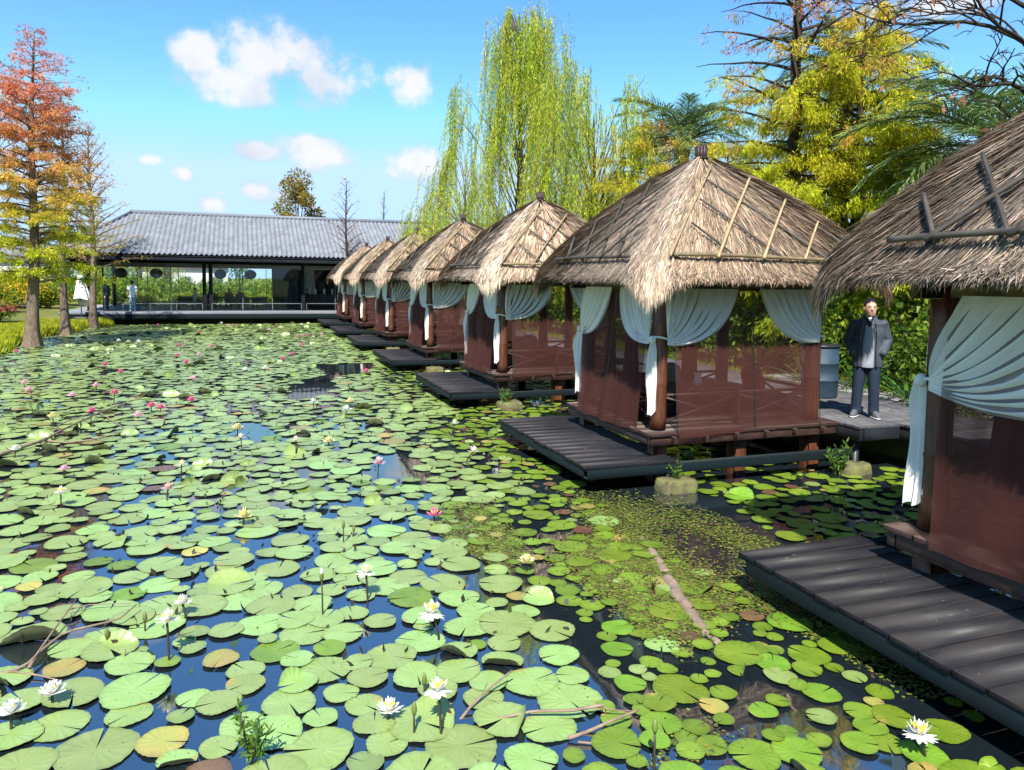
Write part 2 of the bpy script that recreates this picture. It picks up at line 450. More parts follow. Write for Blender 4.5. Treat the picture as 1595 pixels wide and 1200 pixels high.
def sq(q):
    """perimeter parameter 0..4 -> point of a square, edges -Y, +X, +Y, -X"""
    q = np.mod(q, 4.0); k = np.floor(q).astype(int); t = (q - k) * 2 - 1
    x = np.choose(k, [t, np.ones_like(t), -t, -np.ones_like(t)])
    y = np.choose(k, [-np.ones_like(t), t, np.ones_like(t), -t])
    return x, y
def roof_pt(q, v, lift=0.0):
    x, y = sq(q)
    n = 7.0
    s = (np.abs(x) ** n + np.abs(y) ** n) ** (-1 / n)
    c = np.minimum(np.abs(x), np.abs(y))
    hip = np.exp(-((1 - c) / .20) ** 2)
    vv = np.clip(v, 0, 1)
    r = (1 - vv) + .085 * np.sin(math.pi * vv) + .025 * vv
    # below the eave line the straw bends down
    u = np.clip(-v, 0, 1)
    r = r + u * 0.45 - u * u * 1.1
    z = RZ0 + vv * (RZ1 - RZ0) - u * (RZ1 - RZ0) * (0.42 + 1.15 * hip)
    lf = lift + .15 * hip * np.clip(1.15 - vv, 0, 1)
    return np.stack([RA * x * s * r + x * s * lf * .6, RB * y * s * r + y * s * lf * .6, z + lf * .85], -1), hip
def shell(u, v):
    p, h = roof_pt(u * 4, v * 1.0 - 0.012); p[:, 2] -= .05; return p
_P, _Q = grid(shell, 65, 14)
ROOF_SHELL = Acc().add((_P, _Q), np.tile((0.05, 0.038, 0.028), (len(_P), 1))).mesh('roof')      # under layer that closes the roof
def make_thatch(name, n, seed, wid):
    r = np.random.default_rng(seed)
    a = Acc()
    def strands(q, v0, ln, w, lift, curl, hipfresh=True):
        m = len(q)
        _, hip = roof_pt(q, np.full(m, .5))
        dq = r.normal(0, .017, m) * (1 - .5 * hip)
        # thatch of the hips spreads a little towards the faces
        pts = []
        for k, t in enumerate((0, .5, 1.0)):
            vq = v0 - ln * t
            conv = 1.0 + 0.0 * t
            p, _ = roof_pt(q * conv + dq * t, vq, lift * (0.3 + .7 * t) + curl * t * t)
            pts.append(p)
        pts = np.stack(pts, 1)                      # m,3,3
        d = pts[:, 2] - pts[:, 0]
        S = np.cross(d, r.normal(size=(m, 3)) * .35 + pts[:, 1] * [1, 1, .5] * .5 + [0, 0, .6]); S /= np.linalg.norm(S, axis=1)[:, None] + 1e-9
        w = w[:, None]
        V = np.stack([pts[:, 0] - S * w * .5, pts[:, 0] + S * w * .5, pts[:, 1] - S * w * .5, pts[:, 1] + S * w * .5, pts[:, 2]], 1).reshape(-1, 3)
        b0 = np.arange(m)[:, None] * 5
        Qd = b0 + np.array([[0, 1, 3, 2]]); Tr = b0 + np.array([[2, 3, 4]])
        k = np.floor(np.mod(q, 4)).astype(int)
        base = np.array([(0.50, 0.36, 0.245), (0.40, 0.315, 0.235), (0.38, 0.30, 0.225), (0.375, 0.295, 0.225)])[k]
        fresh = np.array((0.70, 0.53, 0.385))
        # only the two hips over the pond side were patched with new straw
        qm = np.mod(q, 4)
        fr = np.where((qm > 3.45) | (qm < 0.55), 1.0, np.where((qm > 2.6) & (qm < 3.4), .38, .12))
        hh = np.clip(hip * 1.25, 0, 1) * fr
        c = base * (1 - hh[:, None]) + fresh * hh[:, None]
        streak = .75 + .5 * (np.sin(q * 41) * .5 + np.sin(q * 97 + 2) * .5 + np.sin(q * 173 + v0 * 4) * .5) * .4
        c = c * (r.lognormal(0, .36, m) * streak)[:, None]
        c = c * (1 + r.normal(0, .06, (m, 3)))
        dark = r.random(m) < .10
        c[dark] *= .35
        c = np.clip(c, .012, .80)
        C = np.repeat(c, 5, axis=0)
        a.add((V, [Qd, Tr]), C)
    # body, denser at the hips
    q = r.uniform(0, 4, n); v = 1 - np.sqrt(r.uniform(0, 1, n)) * .99
    hipq = (np.round(r.uniform(-.5, 3.5, n // 3)) + r.normal(0, .075, n // 3))
    q = np.concatenate([q, hipq]); v = np.concatenate([v, r.uniform(0.0, .97, n // 3)])
    m = len(q)
    strands(q, v, r.uniform(.09, .24, m), r.uniform(.45, 1.2, m) * wid, r.uniform(.0, .05, m), r.normal(.012, .016, m))
    # fringe at the eave
    nf = n // 3
    q = r.uniform(0, 4, nf); v = r.uniform(-.01, .07, nf)
    strands(q, v, r.uniform(.06, .145, nf), r.uniform(.6, 1.3, nf) * wid, r.uniform(-.05, .05, nf), r.normal(0, .02, nf))
    nh = n // 6
    q = np.round(r.uniform(-.5, 3.5, nh)) + r.normal(0, .062, nh)
    strands(q, r.uniform(-.03, .06, nh), r.uniform(.09, .20, nh), r.uniform(.7, 1.4, nh) * wid, r.uniform(0, .06, nh), r.normal(0.0, .03, nh))
    return a.mesh(name)

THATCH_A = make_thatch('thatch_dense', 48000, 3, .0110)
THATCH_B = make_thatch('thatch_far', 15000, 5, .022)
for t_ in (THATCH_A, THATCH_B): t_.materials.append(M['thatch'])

def pole_mesh(L, r, nodes=0.38):
    n = max(4, int(L / .09)); t = np.linspace(0, L, n)
    rad = r * (1 + .12 * (np.abs((t / nodes) % 1 - .5) > .42)) * np.linspace(1.08, .88, n)
    return tube(np.stack([t * 0, t * 0 + .012 * np.sin(t * 2.1), t], -1), rad, 7)
def face_pt(side, u, v, off=.075):
    """straight lattice plane lying on the straw of one roof face"""
    q = {0: 0, 3: 3}[side] + u
    x, y = sq(np.array([q])); x, y = x[0], y[0]
    rr = (1 - v) + .085 * math.sin(math.pi * v) + .025 * v
    # straight poles: the coordinate along the eave shrinks with height
    nrm = np.array([0, -.70, .72]) if side == 0 else np.array([-.70, 0, .72])
    p = np.array([RA * x * rr, RB * y * rr, RZ0 + v * (RZ1 - RZ0)])
    return p + nrm * off
def pole_between(a, p0, p1, r, parent, name, matl, tilt=0.0):
    d = p1 - p0; L = float(np.linalg.norm(d)); d = d / L
    o = Acc().add(pole_mesh(L, r)).build(name, matl, parent, smooth=True)
    o.location = p0; o.rotation_euler = Vector(d).to_track_quat('Z', 'Y').to_euler()
    return o

def lattice(root, side, seed, pale):
    r = random.Random(seed)
    mt = M['bamboo_pale'] if pale else M['bamboo_dark']
    vb = .10
    pole_between(None, face_pt(side, .07 if pale else .17, vb, .10), face_pt(side, .95 if pale else .86, vb, .10), .024, root, 'batten', M['bamboo'] if pale else M['bamboo_dark'])
    # poles parallel to one hip, then poles parallel to the other
    for u0 in ((.09, .27, .45, .62, .78) if pale else (.30, .47, .64, .78)):
        v1 = min(.88, vb + (.93 - u0) * 1.02 - .03)
        u1 = u0 + (v1 - vb) * .5
        # in the face u runs along the eave; a hip-parallel pole keeps its distance to that hip
        def P(v, off):
            uu = u0 + (v - vb) * 0.0
            w = (1 - v) / (1 - vb)
            xx = (2 * u0 - 1) * 1.0
            # left hip parallel: x = x_base + (v-vb)
            xl = (2 * u0 - 1) + (v - vb)
            uu = (xl / max(1e-3, (1 - v) + .085 * math.sin(math.pi * v) + .025 * v) + 1) / 2
            return face_pt(side, float(np.clip(uu, .02, .98)), v, off)
        vend = vb
        while vend < .86 and (2 * u0 - 1) + (vend - vb) < (1 - vend) * .90 - .04: vend += .01
        if vend - vb > .08:
            pole_between(None, P(vb - .02, .125), P(vend, .125), r.uniform(.015, .021), root, 'batten', mt)
    for u0 in ((.34, .53, .72, .90) if pale else (.30, .45, .60, .74)):
        def P(v, off):
            xl = (2 * u0 - 1) - (v - vb)
            uu = (xl / max(1e-3, (1 - v) + .085 * math.sin(math.pi * v) + .025 * v) + 1) / 2
            return face_pt(side, float(np.clip(uu, .02, .98)), v, off)
        vend = vb
        while vend < .84 and (2 * u0 - 1) - (vend - vb) > -(1 - vend) * .90 + .04: vend += .01
        if vend - vb > .08:
            pole_between(None, P(vb, .09), P(vend, .09), r.uniform(.014, .019), root, 'batten', M['bamboo_dark'])

def net_grid(p00, p01, p10, p11, wav=.012, flare=None, seed=0, nu=25, nv=15):
    """hanging net: p00,p01 upper corners, p10,p11 lower corners"""
    r = np.random.default_rng(seed); ph = r.uniform(0, 6, 4)
    p00, p01, p10, p11 = map(np.asarray, (p00, p01, p10, p11))
    nrm = np.cross(p01 - p00, [0, 0, 1.0]); nrm /= np.linalg.norm(nrm)
    def fn(u, v):
        P = (p00[None] * (1 - u)[:, None] + p01[None] * u[:, None]) * (1 - v)[:, None] + (p10[None] * (1 - u)[:, None] + p11[None] * u[:, None]) * v[:, None]
        d = wav * (np.sin(u * 21 + ph[0] + v * 2) + .7 * np.sin(u * 9 + ph[1]) + .6 * np.sin(v * 7 + u * 5 + ph[2])) * (0.25 + v)
        return P + nrm[None] * d[:, None]
    return grid(fn, nu, nv)

def make_hut(label, thatch, dense):
    h = thing('thatched_hut', label, 'hut', group='thatched huts along the pond')
    rf = obj('roof', ROOF_SHELL, M['thatch'], h)
    t = obj('thatch', thatch, None, rf); tag(t, kind='stuff')
    lattice(rf, 0, 1, True); lattice(rf, 3, 2, False)
    a = Acc()
    for k in range(9):
        an = k * 2 * math.pi / 9
        a.add(tube([(0.055 * math.cos(an), .055 * math.sin(an), 4.52), (.075 * math.cos(an), .075 * math.sin(an), 4.78 + .02 * math.sin(k * 3))], .026, 6))
    a.add(tube([(0, 0, 4.50), (0, 0, 4.76)], .05, 8))
    a.build('roof_cap', M['darkwood'], rf)
    # gathered straw ring under the cap
    ring = [(0.105 * math.cos(x), .105 * math.sin(x), 4.60) for x in np.linspace(0, 2 * math.pi, 13)]
    Acc().add(tube(ring, .014, 5, False)).build('binding_rope', M['darkwood'], rf)
    # wall plate beams just under the straw
    for (x0, x1, y0, y1) in ((-1.62, 1.62, -PB - .05, -PB + .05), (-1.62, 1.62, PB - .05, PB + .05)):
        Acc().add(box(x0, x1, y0, y1, 2.60, 2.71)).build('beam', M['bamboo'], h)
    for x in (-PA, PA):
        Acc().add(box(x - .05, x + .05, -PB + .055, PB - .055, 2.605, 2.705)).build('beam', M['bamboo'], h)
    zz = np.array([ZF + .02, .9, 1.30, 1.32, 1.335, 1.36, 1.9, 2.12, 2.135, 2.15, 2.4, 2.72])
    rr = np.array([.112, .110, .108, .110, .116, .108, .106, .106, .112, .105, .104, .104])
    pm = Acc().add(tube(np.stack([zz * 0, zz * 0, zz], -1), rr, 18)).mesh('pillar', True)
    for (x, y) in ((-PA, -PB), (PA, -PB), (-PA, PB), (PA, PB)):
        obj('pillar', pm, M['pillar'], h, (x, y, 0))
    # hip rafters and a few rods seen from below
    for sx in (-1, 1):
        for sy in (-1, 1):
            Acc().add(tube([(sx * 1.75, sy * 1.66, 2.66), (sx * .1, sy * .1, 4.42)], .035, 6)).build('rafter', M['darkwood'], rf)
    # floor: boards on a frame on short posts
    nb = 9
    for k in range(nb):
        y0 = -1.36 + k * 2.72 / nb
        Acc().add(box(-1.56, 1.60, y0 + .003, y0 + 2.72 / nb - .003, ZF - .05, ZF)).build('floor_board', M['darkwood'], h)
    for (x0, x1, y0, y1) in ((-1.54, 1.58, -1.33, -1.24), (-1.54, 1.58, 1.24, 1.33), (-1.54, -1.45, -1.235, 1.235), (1.49, 1.58, -1.235, 1.235)):
        Acc().add(box(x0, x1, y0, y1, ZF - .17, ZF - .052)).build('floor_joist', M['darkwood'], h)
    for (x, y) in ((-PA, -PB), (PA, -PB), (-PA, PB), (PA, PB), (0, -PB), (0, PB)):
        Acc().add(box(x - .10, x + .10, y - .10, y + .10, -.75, ZF - .053, .01)).build('foundation_post', M['pillar'], h)
    for x in np.linspace(-1.2, 1.3, 6):
        Acc().add(box(x - .03, x + .03, -1.40, -1.335, ZF - .15, ZF - .052)).build('bracket', M['darkwood'], h)
    # railings with crossed braces
    zr0, zr1 = ZF + .10, ZF + .47
    for side in ('front', 'back', 'left', 'right'):
        if side in ('front', 'back'):
            y = (-PB if side == 'front' else PB)
            spans = [((-PA + .1, y), (0, y)), ((0, y), (PA - .1, y))]
        else:
            x = (-PA if side == 'left' else PA)
            spans = [((x, -PB + .1), (x, 0)), ((x, 0), (x, PB - .1))]
            if side == 'right': spans = spans[:1]
        for (p, q_) in spans:
            p3, q3 = np.array([*p, 0.]), np.array([*q_, 0.])
            for z in (zr1,):
                Acc().add(tube([p3 + [0, 0, z], q3 + [0, 0, z]], .026, 6)).build('rail', M['darkwood'], h)
            Acc().add(tube([p3 + [0, 0, zr0], q3 + [0, 0, zr1 - .03]], .018, 6)).build('cross_brace', M['darkwood'], h)
            Acc().add(tube([p3 + [0, 0, zr1 - .03], q3 + [0, 0, zr0]], .018, 6)).build('cross_brace', M['darkwood'], h)
        mid = spans[0][1]
        Acc().add(box(mid[0] - .025, mid[0] + .025, mid[1] - .025, mid[1] + .025, ZF + .001, zr1 + .02)).build('rail_post', M['darkwood'], h)
    # nets
    zt, zb = 2.60, ZF + .03
    e = .07
    fr = net_grid((-PA + .13, -PB - e, zt), (PA - .02, -PB - e, zt), (-PA + .16, -PB - .30, zb - .10), (PA - .06, -PB - .20, zb - .06), .012, seed=1)
    nf1 = Acc().add(fr).build('net_screen', M['net'], h, smooth=True)
    lf = net_grid((-PA - e, PB - .12, zt), (-PA - e, -PB + .12, zt), (-PA - .30, PB - .22, zb - .08), (-PA - .28, -PB + .16, zb - .06), .020, seed=2)
    nf2 = Acc().add(lf).build('net_screen', M['net'], h, smooth=True)
    bk = net_grid((-PA + .1, PB + e, zt), (.2, PB + e, zt), (-PA + .1, PB + e, zb), (.15, PB + e, zb), .02, seed=3, nu=16)
    Acc().add(bk).build('net_screen', M['net'], h, smooth=True)
    # dark seams of the front net
    for x in (-PA + .15, 0.12, PA - .05):
        P, _ = net_grid((x - .008, -PB - e - .012, zt), (x + .008, -PB - e - .012, zt), (x - .008, -PB - .262, zb - .08), (x + .008, -PB - .262, zb - .08), 0, nu=2, nv=4)
        Acc().add((P, _)).build('net_seam', M['black'], nf1)
    P, _ = net_grid((-PA - e - .012, -.02, zt), (-PA - e - .012, .0, zt), (-PA - .302, -.02, zb - .06), (-PA - .302, 0.0, zb - .06), 0, nu=2, nv=4)
    Acc().add((P, _)).build('net_seam', M['black'], nf2)
    # a bunch of the same net gathered behind the pillar
    def bunch(cx, cy, w, z0, z1, seed):
        r = np.random.default_rng(seed); ph = r.uniform(0, 6, 3)
        def fn(u, v):
            an = u * 2 * math.pi
            rad = w * (.35 + .65 * v ** 1.4) * (1 + .22 * np.sin(an * 5 + ph[0] + v) + .12 * np.sin(an * 9 + ph[1]))
            rad = rad * (1 - .25 * smooth(.9, 1.0, v))
            return np.stack([cx + .55 * rad * np.cos(an), cy + rad * np.sin(an), z0 + (z1 - z0) * v], -1)
        return grid(fn, 40, 14)
    Acc().add(bunch(-PA + .04, -.25, .20, 2.55, ZF + .03, 1)).build('gathered_net', M['netdrape'], h, smooth=True)
    Acc().add(bunch(-PA + .18, PB - .45, .17, 2.55, ZF + .03, 2)).build('gathered_net', M['netdrape'], h, smooth=True)
    Acc().add(bunch(.55, PB - .12, .22, 2.55, ZF + .03, 3)).build('gathered_net', M['netdrape'], h, smooth=True)
    return h

def swag_fn(pil, along, L, out, zt, zk, seed, folds=9, low=.10, start=.02):
    """cloth hung from the beam and drawn to the pillar"""
    r = np.random.default_rng(seed); ph = r.uniform(0, 6, 4)
    pil, along, out = map(np.asarray, (pil, along, out))
    def fn(u, v):
        T0 = pil[None] + along[None] * (start + u * L)[:, None] + out[None] * .10; T0[:, 2] = zt
        K = np.tile(pil + out * .155 + along * .02, (len(u), 1)); K[:, 2] = zk + .06 - .12 * u
        Cc = pil[None] + along[None] * (.02 + u ** 1.3 * L * .80)[:, None] + out[None] * (.14 + .05 * u)[:, None]
        Cc[:, 2] = zt + (zk - zt) * (.55 + .52 * u) - low * u * u
        a = (1 - v) ** 2; b = 2 * v * (1 - v); c = v ** 2
        P = T0 * a[:, None] + Cc * b[:, None] + K * c[:, None]
        f = np.sin(u * folds * 6.28 + ph[0] + .8 * np.sin(u * 5 + ph[1])) + .5 * np.sin(u * folds * 11 + ph[2])
        amp = .024 * np.sin(math.pi * np.clip(v, 0, 1)) ** .6 + .016 * (1 - v)
        P = P + out[None] * (f * amp)[:, None]
        P[:, 2] += .4 * f * amp * v
        return P
    return grid(fn, 56, 22)
def tail_fn(pil, out, side, zk, z1, seed):
    r = np.random.default_rng(seed); ph = r.uniform(0, 6, 3)
    pil, out, side = map(np.asarray, (pil, out, side))
    def fn(u, v):
        w = .035 + .05 * smooth(0, .22, v) + .012 * np.sin(v * 9 + ph[0])
        x = (u - .5) * 2 * w + .02 * np.sin(v * 4 + ph[1])
        d = .135 + .022 * np.sin(u * 15 + ph[2] + v * 2) + .02 * v
        P = pil[None] + side[None] * x[:, None] + out[None] * d[:, None]
        P[:, 2] = zk + .03 + (z1 - zk) * v * (1 - .10 * u - .03 * np.sin(u * 9))
        return P
    return grid(fn, 22, 18)
CURTAIN_MESH = {}
def curtain(hut_loc, which, label):
    sx, sy = {'a': (-1, -1), 'b': (-1, 1), 'c': (1, -1), 'n': (-1, 1)}[which]
    pil = np.array([sx * PA, sy * PB, 0.])
    c = thing('tied_curtain', label, 'curtain', hut_loc, group='white curtains tied to the hut pillars')
    if which not in CURTAIN_MESH:
        zk = 1.93
        d = {}
        ax, ay = np.array([-sx, 0., 0]), np.array([0., -sy, 0])
        ox, oy = np.array([0, float(sy), 0]), np.array([float(sx), 0, 0])
        sw = []
        if which in ('a', 'c'): sw.append(Acc().add(swag_fn(pil, ax, 1.16 if which == 'a' else 1.05, ox, 2.63, zk, 1 + ord(which), 8)).mesh('swag', True))
        if which in ('a', 'b'): sw.append(Acc().add(swag_fn(pil, ay, .92 if which == 'a' else .98, oy, 2.63, zk + .01, 5 + ord(which), 7)).mesh('swag', True))
        if which == 'n': sw.append(Acc().add(swag_fn(pil, ay, 1.75, oy, 2.63, zk, 9, 10, .42, .22)).mesh('swag', True))
        if which in ('b', 'n'): sw.append(Acc().add(swag_fn(pil, ax, .8, ox, 2.63, zk + .02, 3, 6)).mesh('swag', True))
        diag = {'a': np.array([-.95, -.3, 0]), 'b': np.array([-.85, .5, 0]), 'n': np.array([-.85, .5, 0]), 'c': np.array([.5, .85, 0])}[which]; sd_ = np.array([.5, -.85, 0]) if which != 'c' else np.array([.85, -.5, 0])
        d['swag'] = sw
        d['tail'] = Acc().add(tail_fn(pil, diag, sd_, zk, .84, 2 + ord(which))).mesh('tail', True)
        kp = pil + diag * .15 + [0, 0, zk + .01]
        d['knot'] = Acc().add(ball(kp, (.05, .05, .055), 10, 7)).mesh('knot', True)
        loop = [(pil[0] + .135 * math.cos(t), pil[1] + .135 * math.sin(t), zk + .03 + .02 * math.sin(t * 2)) for t in np.linspace(0, 6.283, 17)]
        d['tie'] = Acc().add(tube(loop, .016, 6, False)).mesh('tie', True)
        CURTAIN_MESH[which] = d
    d = CURTAIN_MESH[which]
    for s in d['swag']: obj('swag', s, M['curtain'], c)
    obj('tail', d['tail'], M['curtain'], c); obj('knot', d['knot'], M['curtain'], c); obj('tie', d['tie'], M['curtain'], c)
    return c

ORD = ['seventh', 'sixth', 'fifth', 'fourth', 'third', 'second', 'first']
HUTLAB = ['thatched hut with maroon nets, seventh from the glass pavilion, beside the bare planked deck',
          'thatched hut with maroon nets beside the standing man, sixth from the glass pavilion',
          'thatched hut with maroon nets, fifth from the glass pavilion',
          'thatched hut with maroon nets, fourth from the glass pavilion',
          'thatched hut with maroon nets under hanging willow twigs, third from the glass pavilion',
          'thatched hut with maroon nets, second from the glass pavilion',
          'thatched hut with maroon nets standing next to the glass pavilion']
hut0 = make_hut(HUTLAB[0], THATCH_A, True)
hut0.location = (HX, HY0, 0)
HUTS = [hut0]
for k in range(1, 7):
    c = dup(hut0, None, (HX, HY0 + HSTEP * k, 0), label=HUTLAB[k])
    if k >= 2:
        for ch in c.children_recursive:
            if ch.name.startswith('thatch'): ch.data = THATCH_B
    c.rotation_euler[2] = [0, 0, .012, -.015, .02, -.01, .015][k]
    HUTS.append(c)
for k in range(7):
    for w, wl_ in (('a', 'pond-side post away from the pavilion'), ('b', 'pond-side post toward the pavilion'), ('c', 'walkway-side post away from the pavilion')):
        if k == 0 and w != 'b': continue
        curtain((HX, HY0 + HSTEP * k, 0), 'n' if k == 0 else w, 'white sheer curtain on the %s hut from the pavilion, %s' % (ORD[k], wl_))

# decks beside the huts
def make_deck(label):
    d = thing('timber_deck', label, 'deck', group='decks on steel frames beside the huts')
    x0, x1, y0, y1 = -2.56, -1.20, -1.52, 1.95
    n = 15; w = (y1 - y0) / n
    pm = [Acc().add(box(x0, x1, 0.003, w - .004, ZD - .04, ZD, .005)).mesh('plank') for _ in range(1)][0]
    r = random.Random(4)
    for k in range(n):
        obj('plank', pm, M['plank'], d, (r.uniform(-.012, .006), y0 + k * w, r.uniform(-.003, .003)))
    def ibeam(p, q, horiz):
        a = Acc()
        (xa, ya), (xb, yb) = p, q
        zt = ZD - .045
        if horiz == 'x':
            a.add(box(xa, xb, ya, ya + .10, zt - .018, zt, .003)); a.add(box(xa, xb, ya, ya + .10, zt - .12, zt - .102, .003)); a.add(box(xa, xb, ya - .004, ya + .012, zt - .121, zt + .001, .002))
        else:
            a.add(box(xa, xa + .10, ya, yb, zt - .018, zt, .003)); a.add(box(xa, xa + .10, ya, yb, zt - .12, zt - .102, .003)); a.add(box(xa - .004, xa + .012, ya, yb, zt - .121, zt + .001, .002))
        return a
    ibeam((x0 + .01, y0 + .01), (1.78, y0), 'x').build('steel_beam', M['steel'], d)
    ibeam((x0 + .01, y1 - .11), (1.78, y1), 'x').build('steel_beam', M['steel'], d)
    ibeam((x0 + .012, y0 + .115), (x0, y1 - .115), 'y').build('steel_beam', M['steel'], d)
    ibeam((x1 - .14, y0 + .115), (x1, y1 - .115), 'y').build('steel_beam', M['steel'], d)
    for (x, y) in ((-1.35, y0 + .06), (-1.35, y1 - .06), (1.65, y0 + .06), (1.65, y1 - .06)):
        Acc().add(tube([(x, y, -.8), (x, y, ZD - .16)], .05, 10)).build('support_post', M['steel'], d)
    return d
DECKLAB = ['wet looking dark plank deck of the seventh hut from the glass pavilion'] + ['dark plank deck of the %s hut from the glass pavilion' % o for o in ORD[1:]]
dk0 = make_deck(DECKLAB[0]); dk0.location = (HX, HY0, 0)
for k in range(1, 7): dup(dk0, None, (HX, HY0 + HSTEP * k, 0), label=DECKLAB[k])

# mossy footing blocks in the water at the deck posts
M['moss'] = mat('mossy_concrete', (0.16, 0.17, 0.06), (0.10, 0.085, 0.055), rough=.95, spec=.1, scale=7, bump=.6, bscale=22)
def block(x, y, sx, sy, label):
    r = np.random.default_rng(int(abs(x * 100 + y * 10)))
    P, Q = loft([(0, 0, -.8, sx, sy), (0, 0, 0.02, sx, sy), (0, 0, .11, sx * .97, sy * .97), (0, 0, .15, sx * .86, sy * .84)], 28, 6)
    P[:, :2] += r.normal(0, .012, (len(P), 2)); P[:, 2] += r.normal(0, .008, len(P))
    tag(Acc().add((P, Q)).build('concrete_footing', M['moss'], None, smooth=False, loc=(x, y, 0)), label, 'footing', 'mossy footings under the decks')
for k in range(1, 7):
    block(HX - 1.30, HY0 + HSTEP * k - 1.62, .26, .17, 'mossy concrete block in the water at the pond-side post of the %s hut deck' % ORD[k])
    if k < 3: block(HX + 1.62, HY0 + HSTEP * k - 1.62, .24, .16, 'mossy concrete block in the water at the walkway-side post of the %s hut deck' % ORD[k])

# furniture inside the nearer huts
M['cushion'] = mat('rust_cushion', (0.36, 0.10, 0.055), (0.28, 0.075, 0.045), rough=.85, spec=.1, scale=3)
M['cushion2'] = mat('beige_cushion', (0.45, 0.33, 0.24), (0.36, 0.25, 0.18), rough=.85, spec=.1, scale=3)
M['tablewood'] = mat('oiled_tabletop', (0.26, 0.13, 0.06), (0.17, 0.08, 0.035), rough=.35, scale=3, stretch=(1, 6, 6))
def pillow(c, s, n=3.2):
    t = np.linspace(-1, 1, 9)
    return loft([(c[0], c[1], c[2] + s[2] * z, s[0] * (1 - abs(z) ** n * .35) * (1 if abs(z) < 1 else .6), s[1] * (1 - abs(z) ** n * .35) * (1 if abs(z) < 1 else .6)) for z in t], 24, 4.5)
def floor_chair(loc, rz, label, cm):
    c = thing('floor_chair', label, 'chair', loc, rz, 'floor chairs inside the huts')
    Acc().add(box(-.27, .27, -.27, .27, .03, .08)).build('base', M['darkwood'], c)
    Acc().add(pillow((0, 0, .155), (.26, .26, .075))).build('seat_cushion', cm, c, smooth=True)
    P, F = pillow((0, 0, 0), (.25, .06, .25)); P = P @ np.array([[1, 0, 0], [0, math.cos(.25), -math.sin(.25)], [0, math.sin(.25), math.cos(.25)]]).T + [0, .27, .42]
    Acc().add((P, F)).build('back_cushion', cm, c, smooth=True)
    for sx in (-1, 1): Acc().add(box(sx * .29 - .02, sx * .29 + .02, -.25, .25, 0, .20)).build('leg', M['darkwood'], c)
    return c
def low_table(loc, label):
    t = thing('low_table', label, 'table', loc)
    Acc().add(box(-.55, .55, -.36, .36, .38, .42)).build('tabletop', M['tablewood'], t)
    for sx in (-1, 1):
        for sy in (-1, 1): Acc().add(box(sx * .48 - .03, sx * .48 + .03, sy * .29 - .03, sy * .29 + .03, 0, .38)).build('leg', M['darkwood'], t)
    return t
for k in range(3):
    b = np.array([HX, HY0 + HSTEP * k, ZF])
    o = ORD[k]
    low_table(b + [.1, .05, 0.001], 'low wooden table inside the %s hut from the pavilion' % o)
    floor_chair(b + [-.78, .05, .001], R(90), 'rust cushioned floor chair at the pond side of the %s hut table' % o, M['cushion'])
    floor_chair(b + [.92, .1, .001], R(-90), 'rust cushioned floor chair at the walkway side of the %s hut table' % o, M['cushion'])
    floor_chair(b + [.12, .72, .001], 0, 'beige cushioned floor chair at the pavilion side of the %s hut table' % o, M['cushion2'])
b = np.array([HX, HY0 + HSTEP, ZF])
v = Acc().add(loft([(0, 0, 0, .05, .05), (0, 0, .06, .07, .07), (0, 0, .14, .05, .05), (0, 0, .2, .06, .06)], 14))
tag(v.build('glass_vase', M['white'], None, True, tuple(b + [.0, -.1, .422])), 'small pale vase on the low table of the sixth hut', 'vase')
P, F = pillow((0, 0, 0), (.22, .10, .20))
o = Acc().add((P, F)).build('loose_pillow', M['cushion'], None, True, tuple(b + [-1.02, .62, .24])); o.rotation_euler = (.3, 0, .4)
tag(o, 'rust red loose pillow on the floor behind the net of the sixth hut', 'pillow')
# ------------------------------------------------------------------ walkway behind the huts
M['walk'] = mat('grey_walkway_board', (0.085, 0.085, 0.09), (0.05, 0.05, 0.054), rough=.55, rough2=.75, scale=2.5, stretch=(5, .8, 1), bump=.12, objrand=.22)
wk = tag(bpy.data.objects.new('walkway', None), kind='structure'); COL.objects.link(wk)
bw = .145
pmain = Acc().add(box(9.0, 10.7, .003, bw - .004, ZF - .05, ZF - .005, .004)).mesh('walkway_board')
y = -3.0
while y < 22:
    obj('board', pmain, M['walk'], wk, (0, y, 0)); y += bw
a = Acc().add(box(9.0, 10.7, y, 46.0, ZF - .05, ZF - .006)); a.build('board', M['walk'], wk)
pbr = Acc().add(box(8.22, 8.995, .003, bw - .004, ZF - .05, ZF - .004, .004)).mesh('walkway_board')
for k in range(7):
    yy = HY0 + HSTEP * k - 1.72
    for i_ in range(24 if k < 3 else 0): obj('board', pbr, M['walk'], wk, (0, yy + i_ * bw, 0))
    if k >= 3: Acc().add(box(8.22, 8.995, yy, yy + 3.4, ZF - .05, ZF - .004)).build('board', M['walk'], wk)
    Acc().add(box(8.23, 8.31, yy + .01, yy + 3.45, ZF - .22, ZF - .053)).build('edge_beam', M['black'], wk)
    Acc().add(box(8.32, 8.99, yy + .01, yy + .08, ZF - .22, ZF - .053)).build('edge_beam', M['black'], wk)
    for y_ in (yy + .2, yy + 3.1): Acc().add(tube([(8.36, y_, -.85), (8.36, y_, ZF - .225)], .055, 8)).build('pile', M['black'], wk)
Acc().add(box(9.02, 9.10, -3, 46, ZF - .24, ZF - .053)).build('edge_beam', M['black'], wk)
# steel hand cable at the hut corner
cab = [np.array([8.3, 8.2, .30]), np.array([8.6, 7.2, .18]), np.array([8.9, 6.2, .30])]
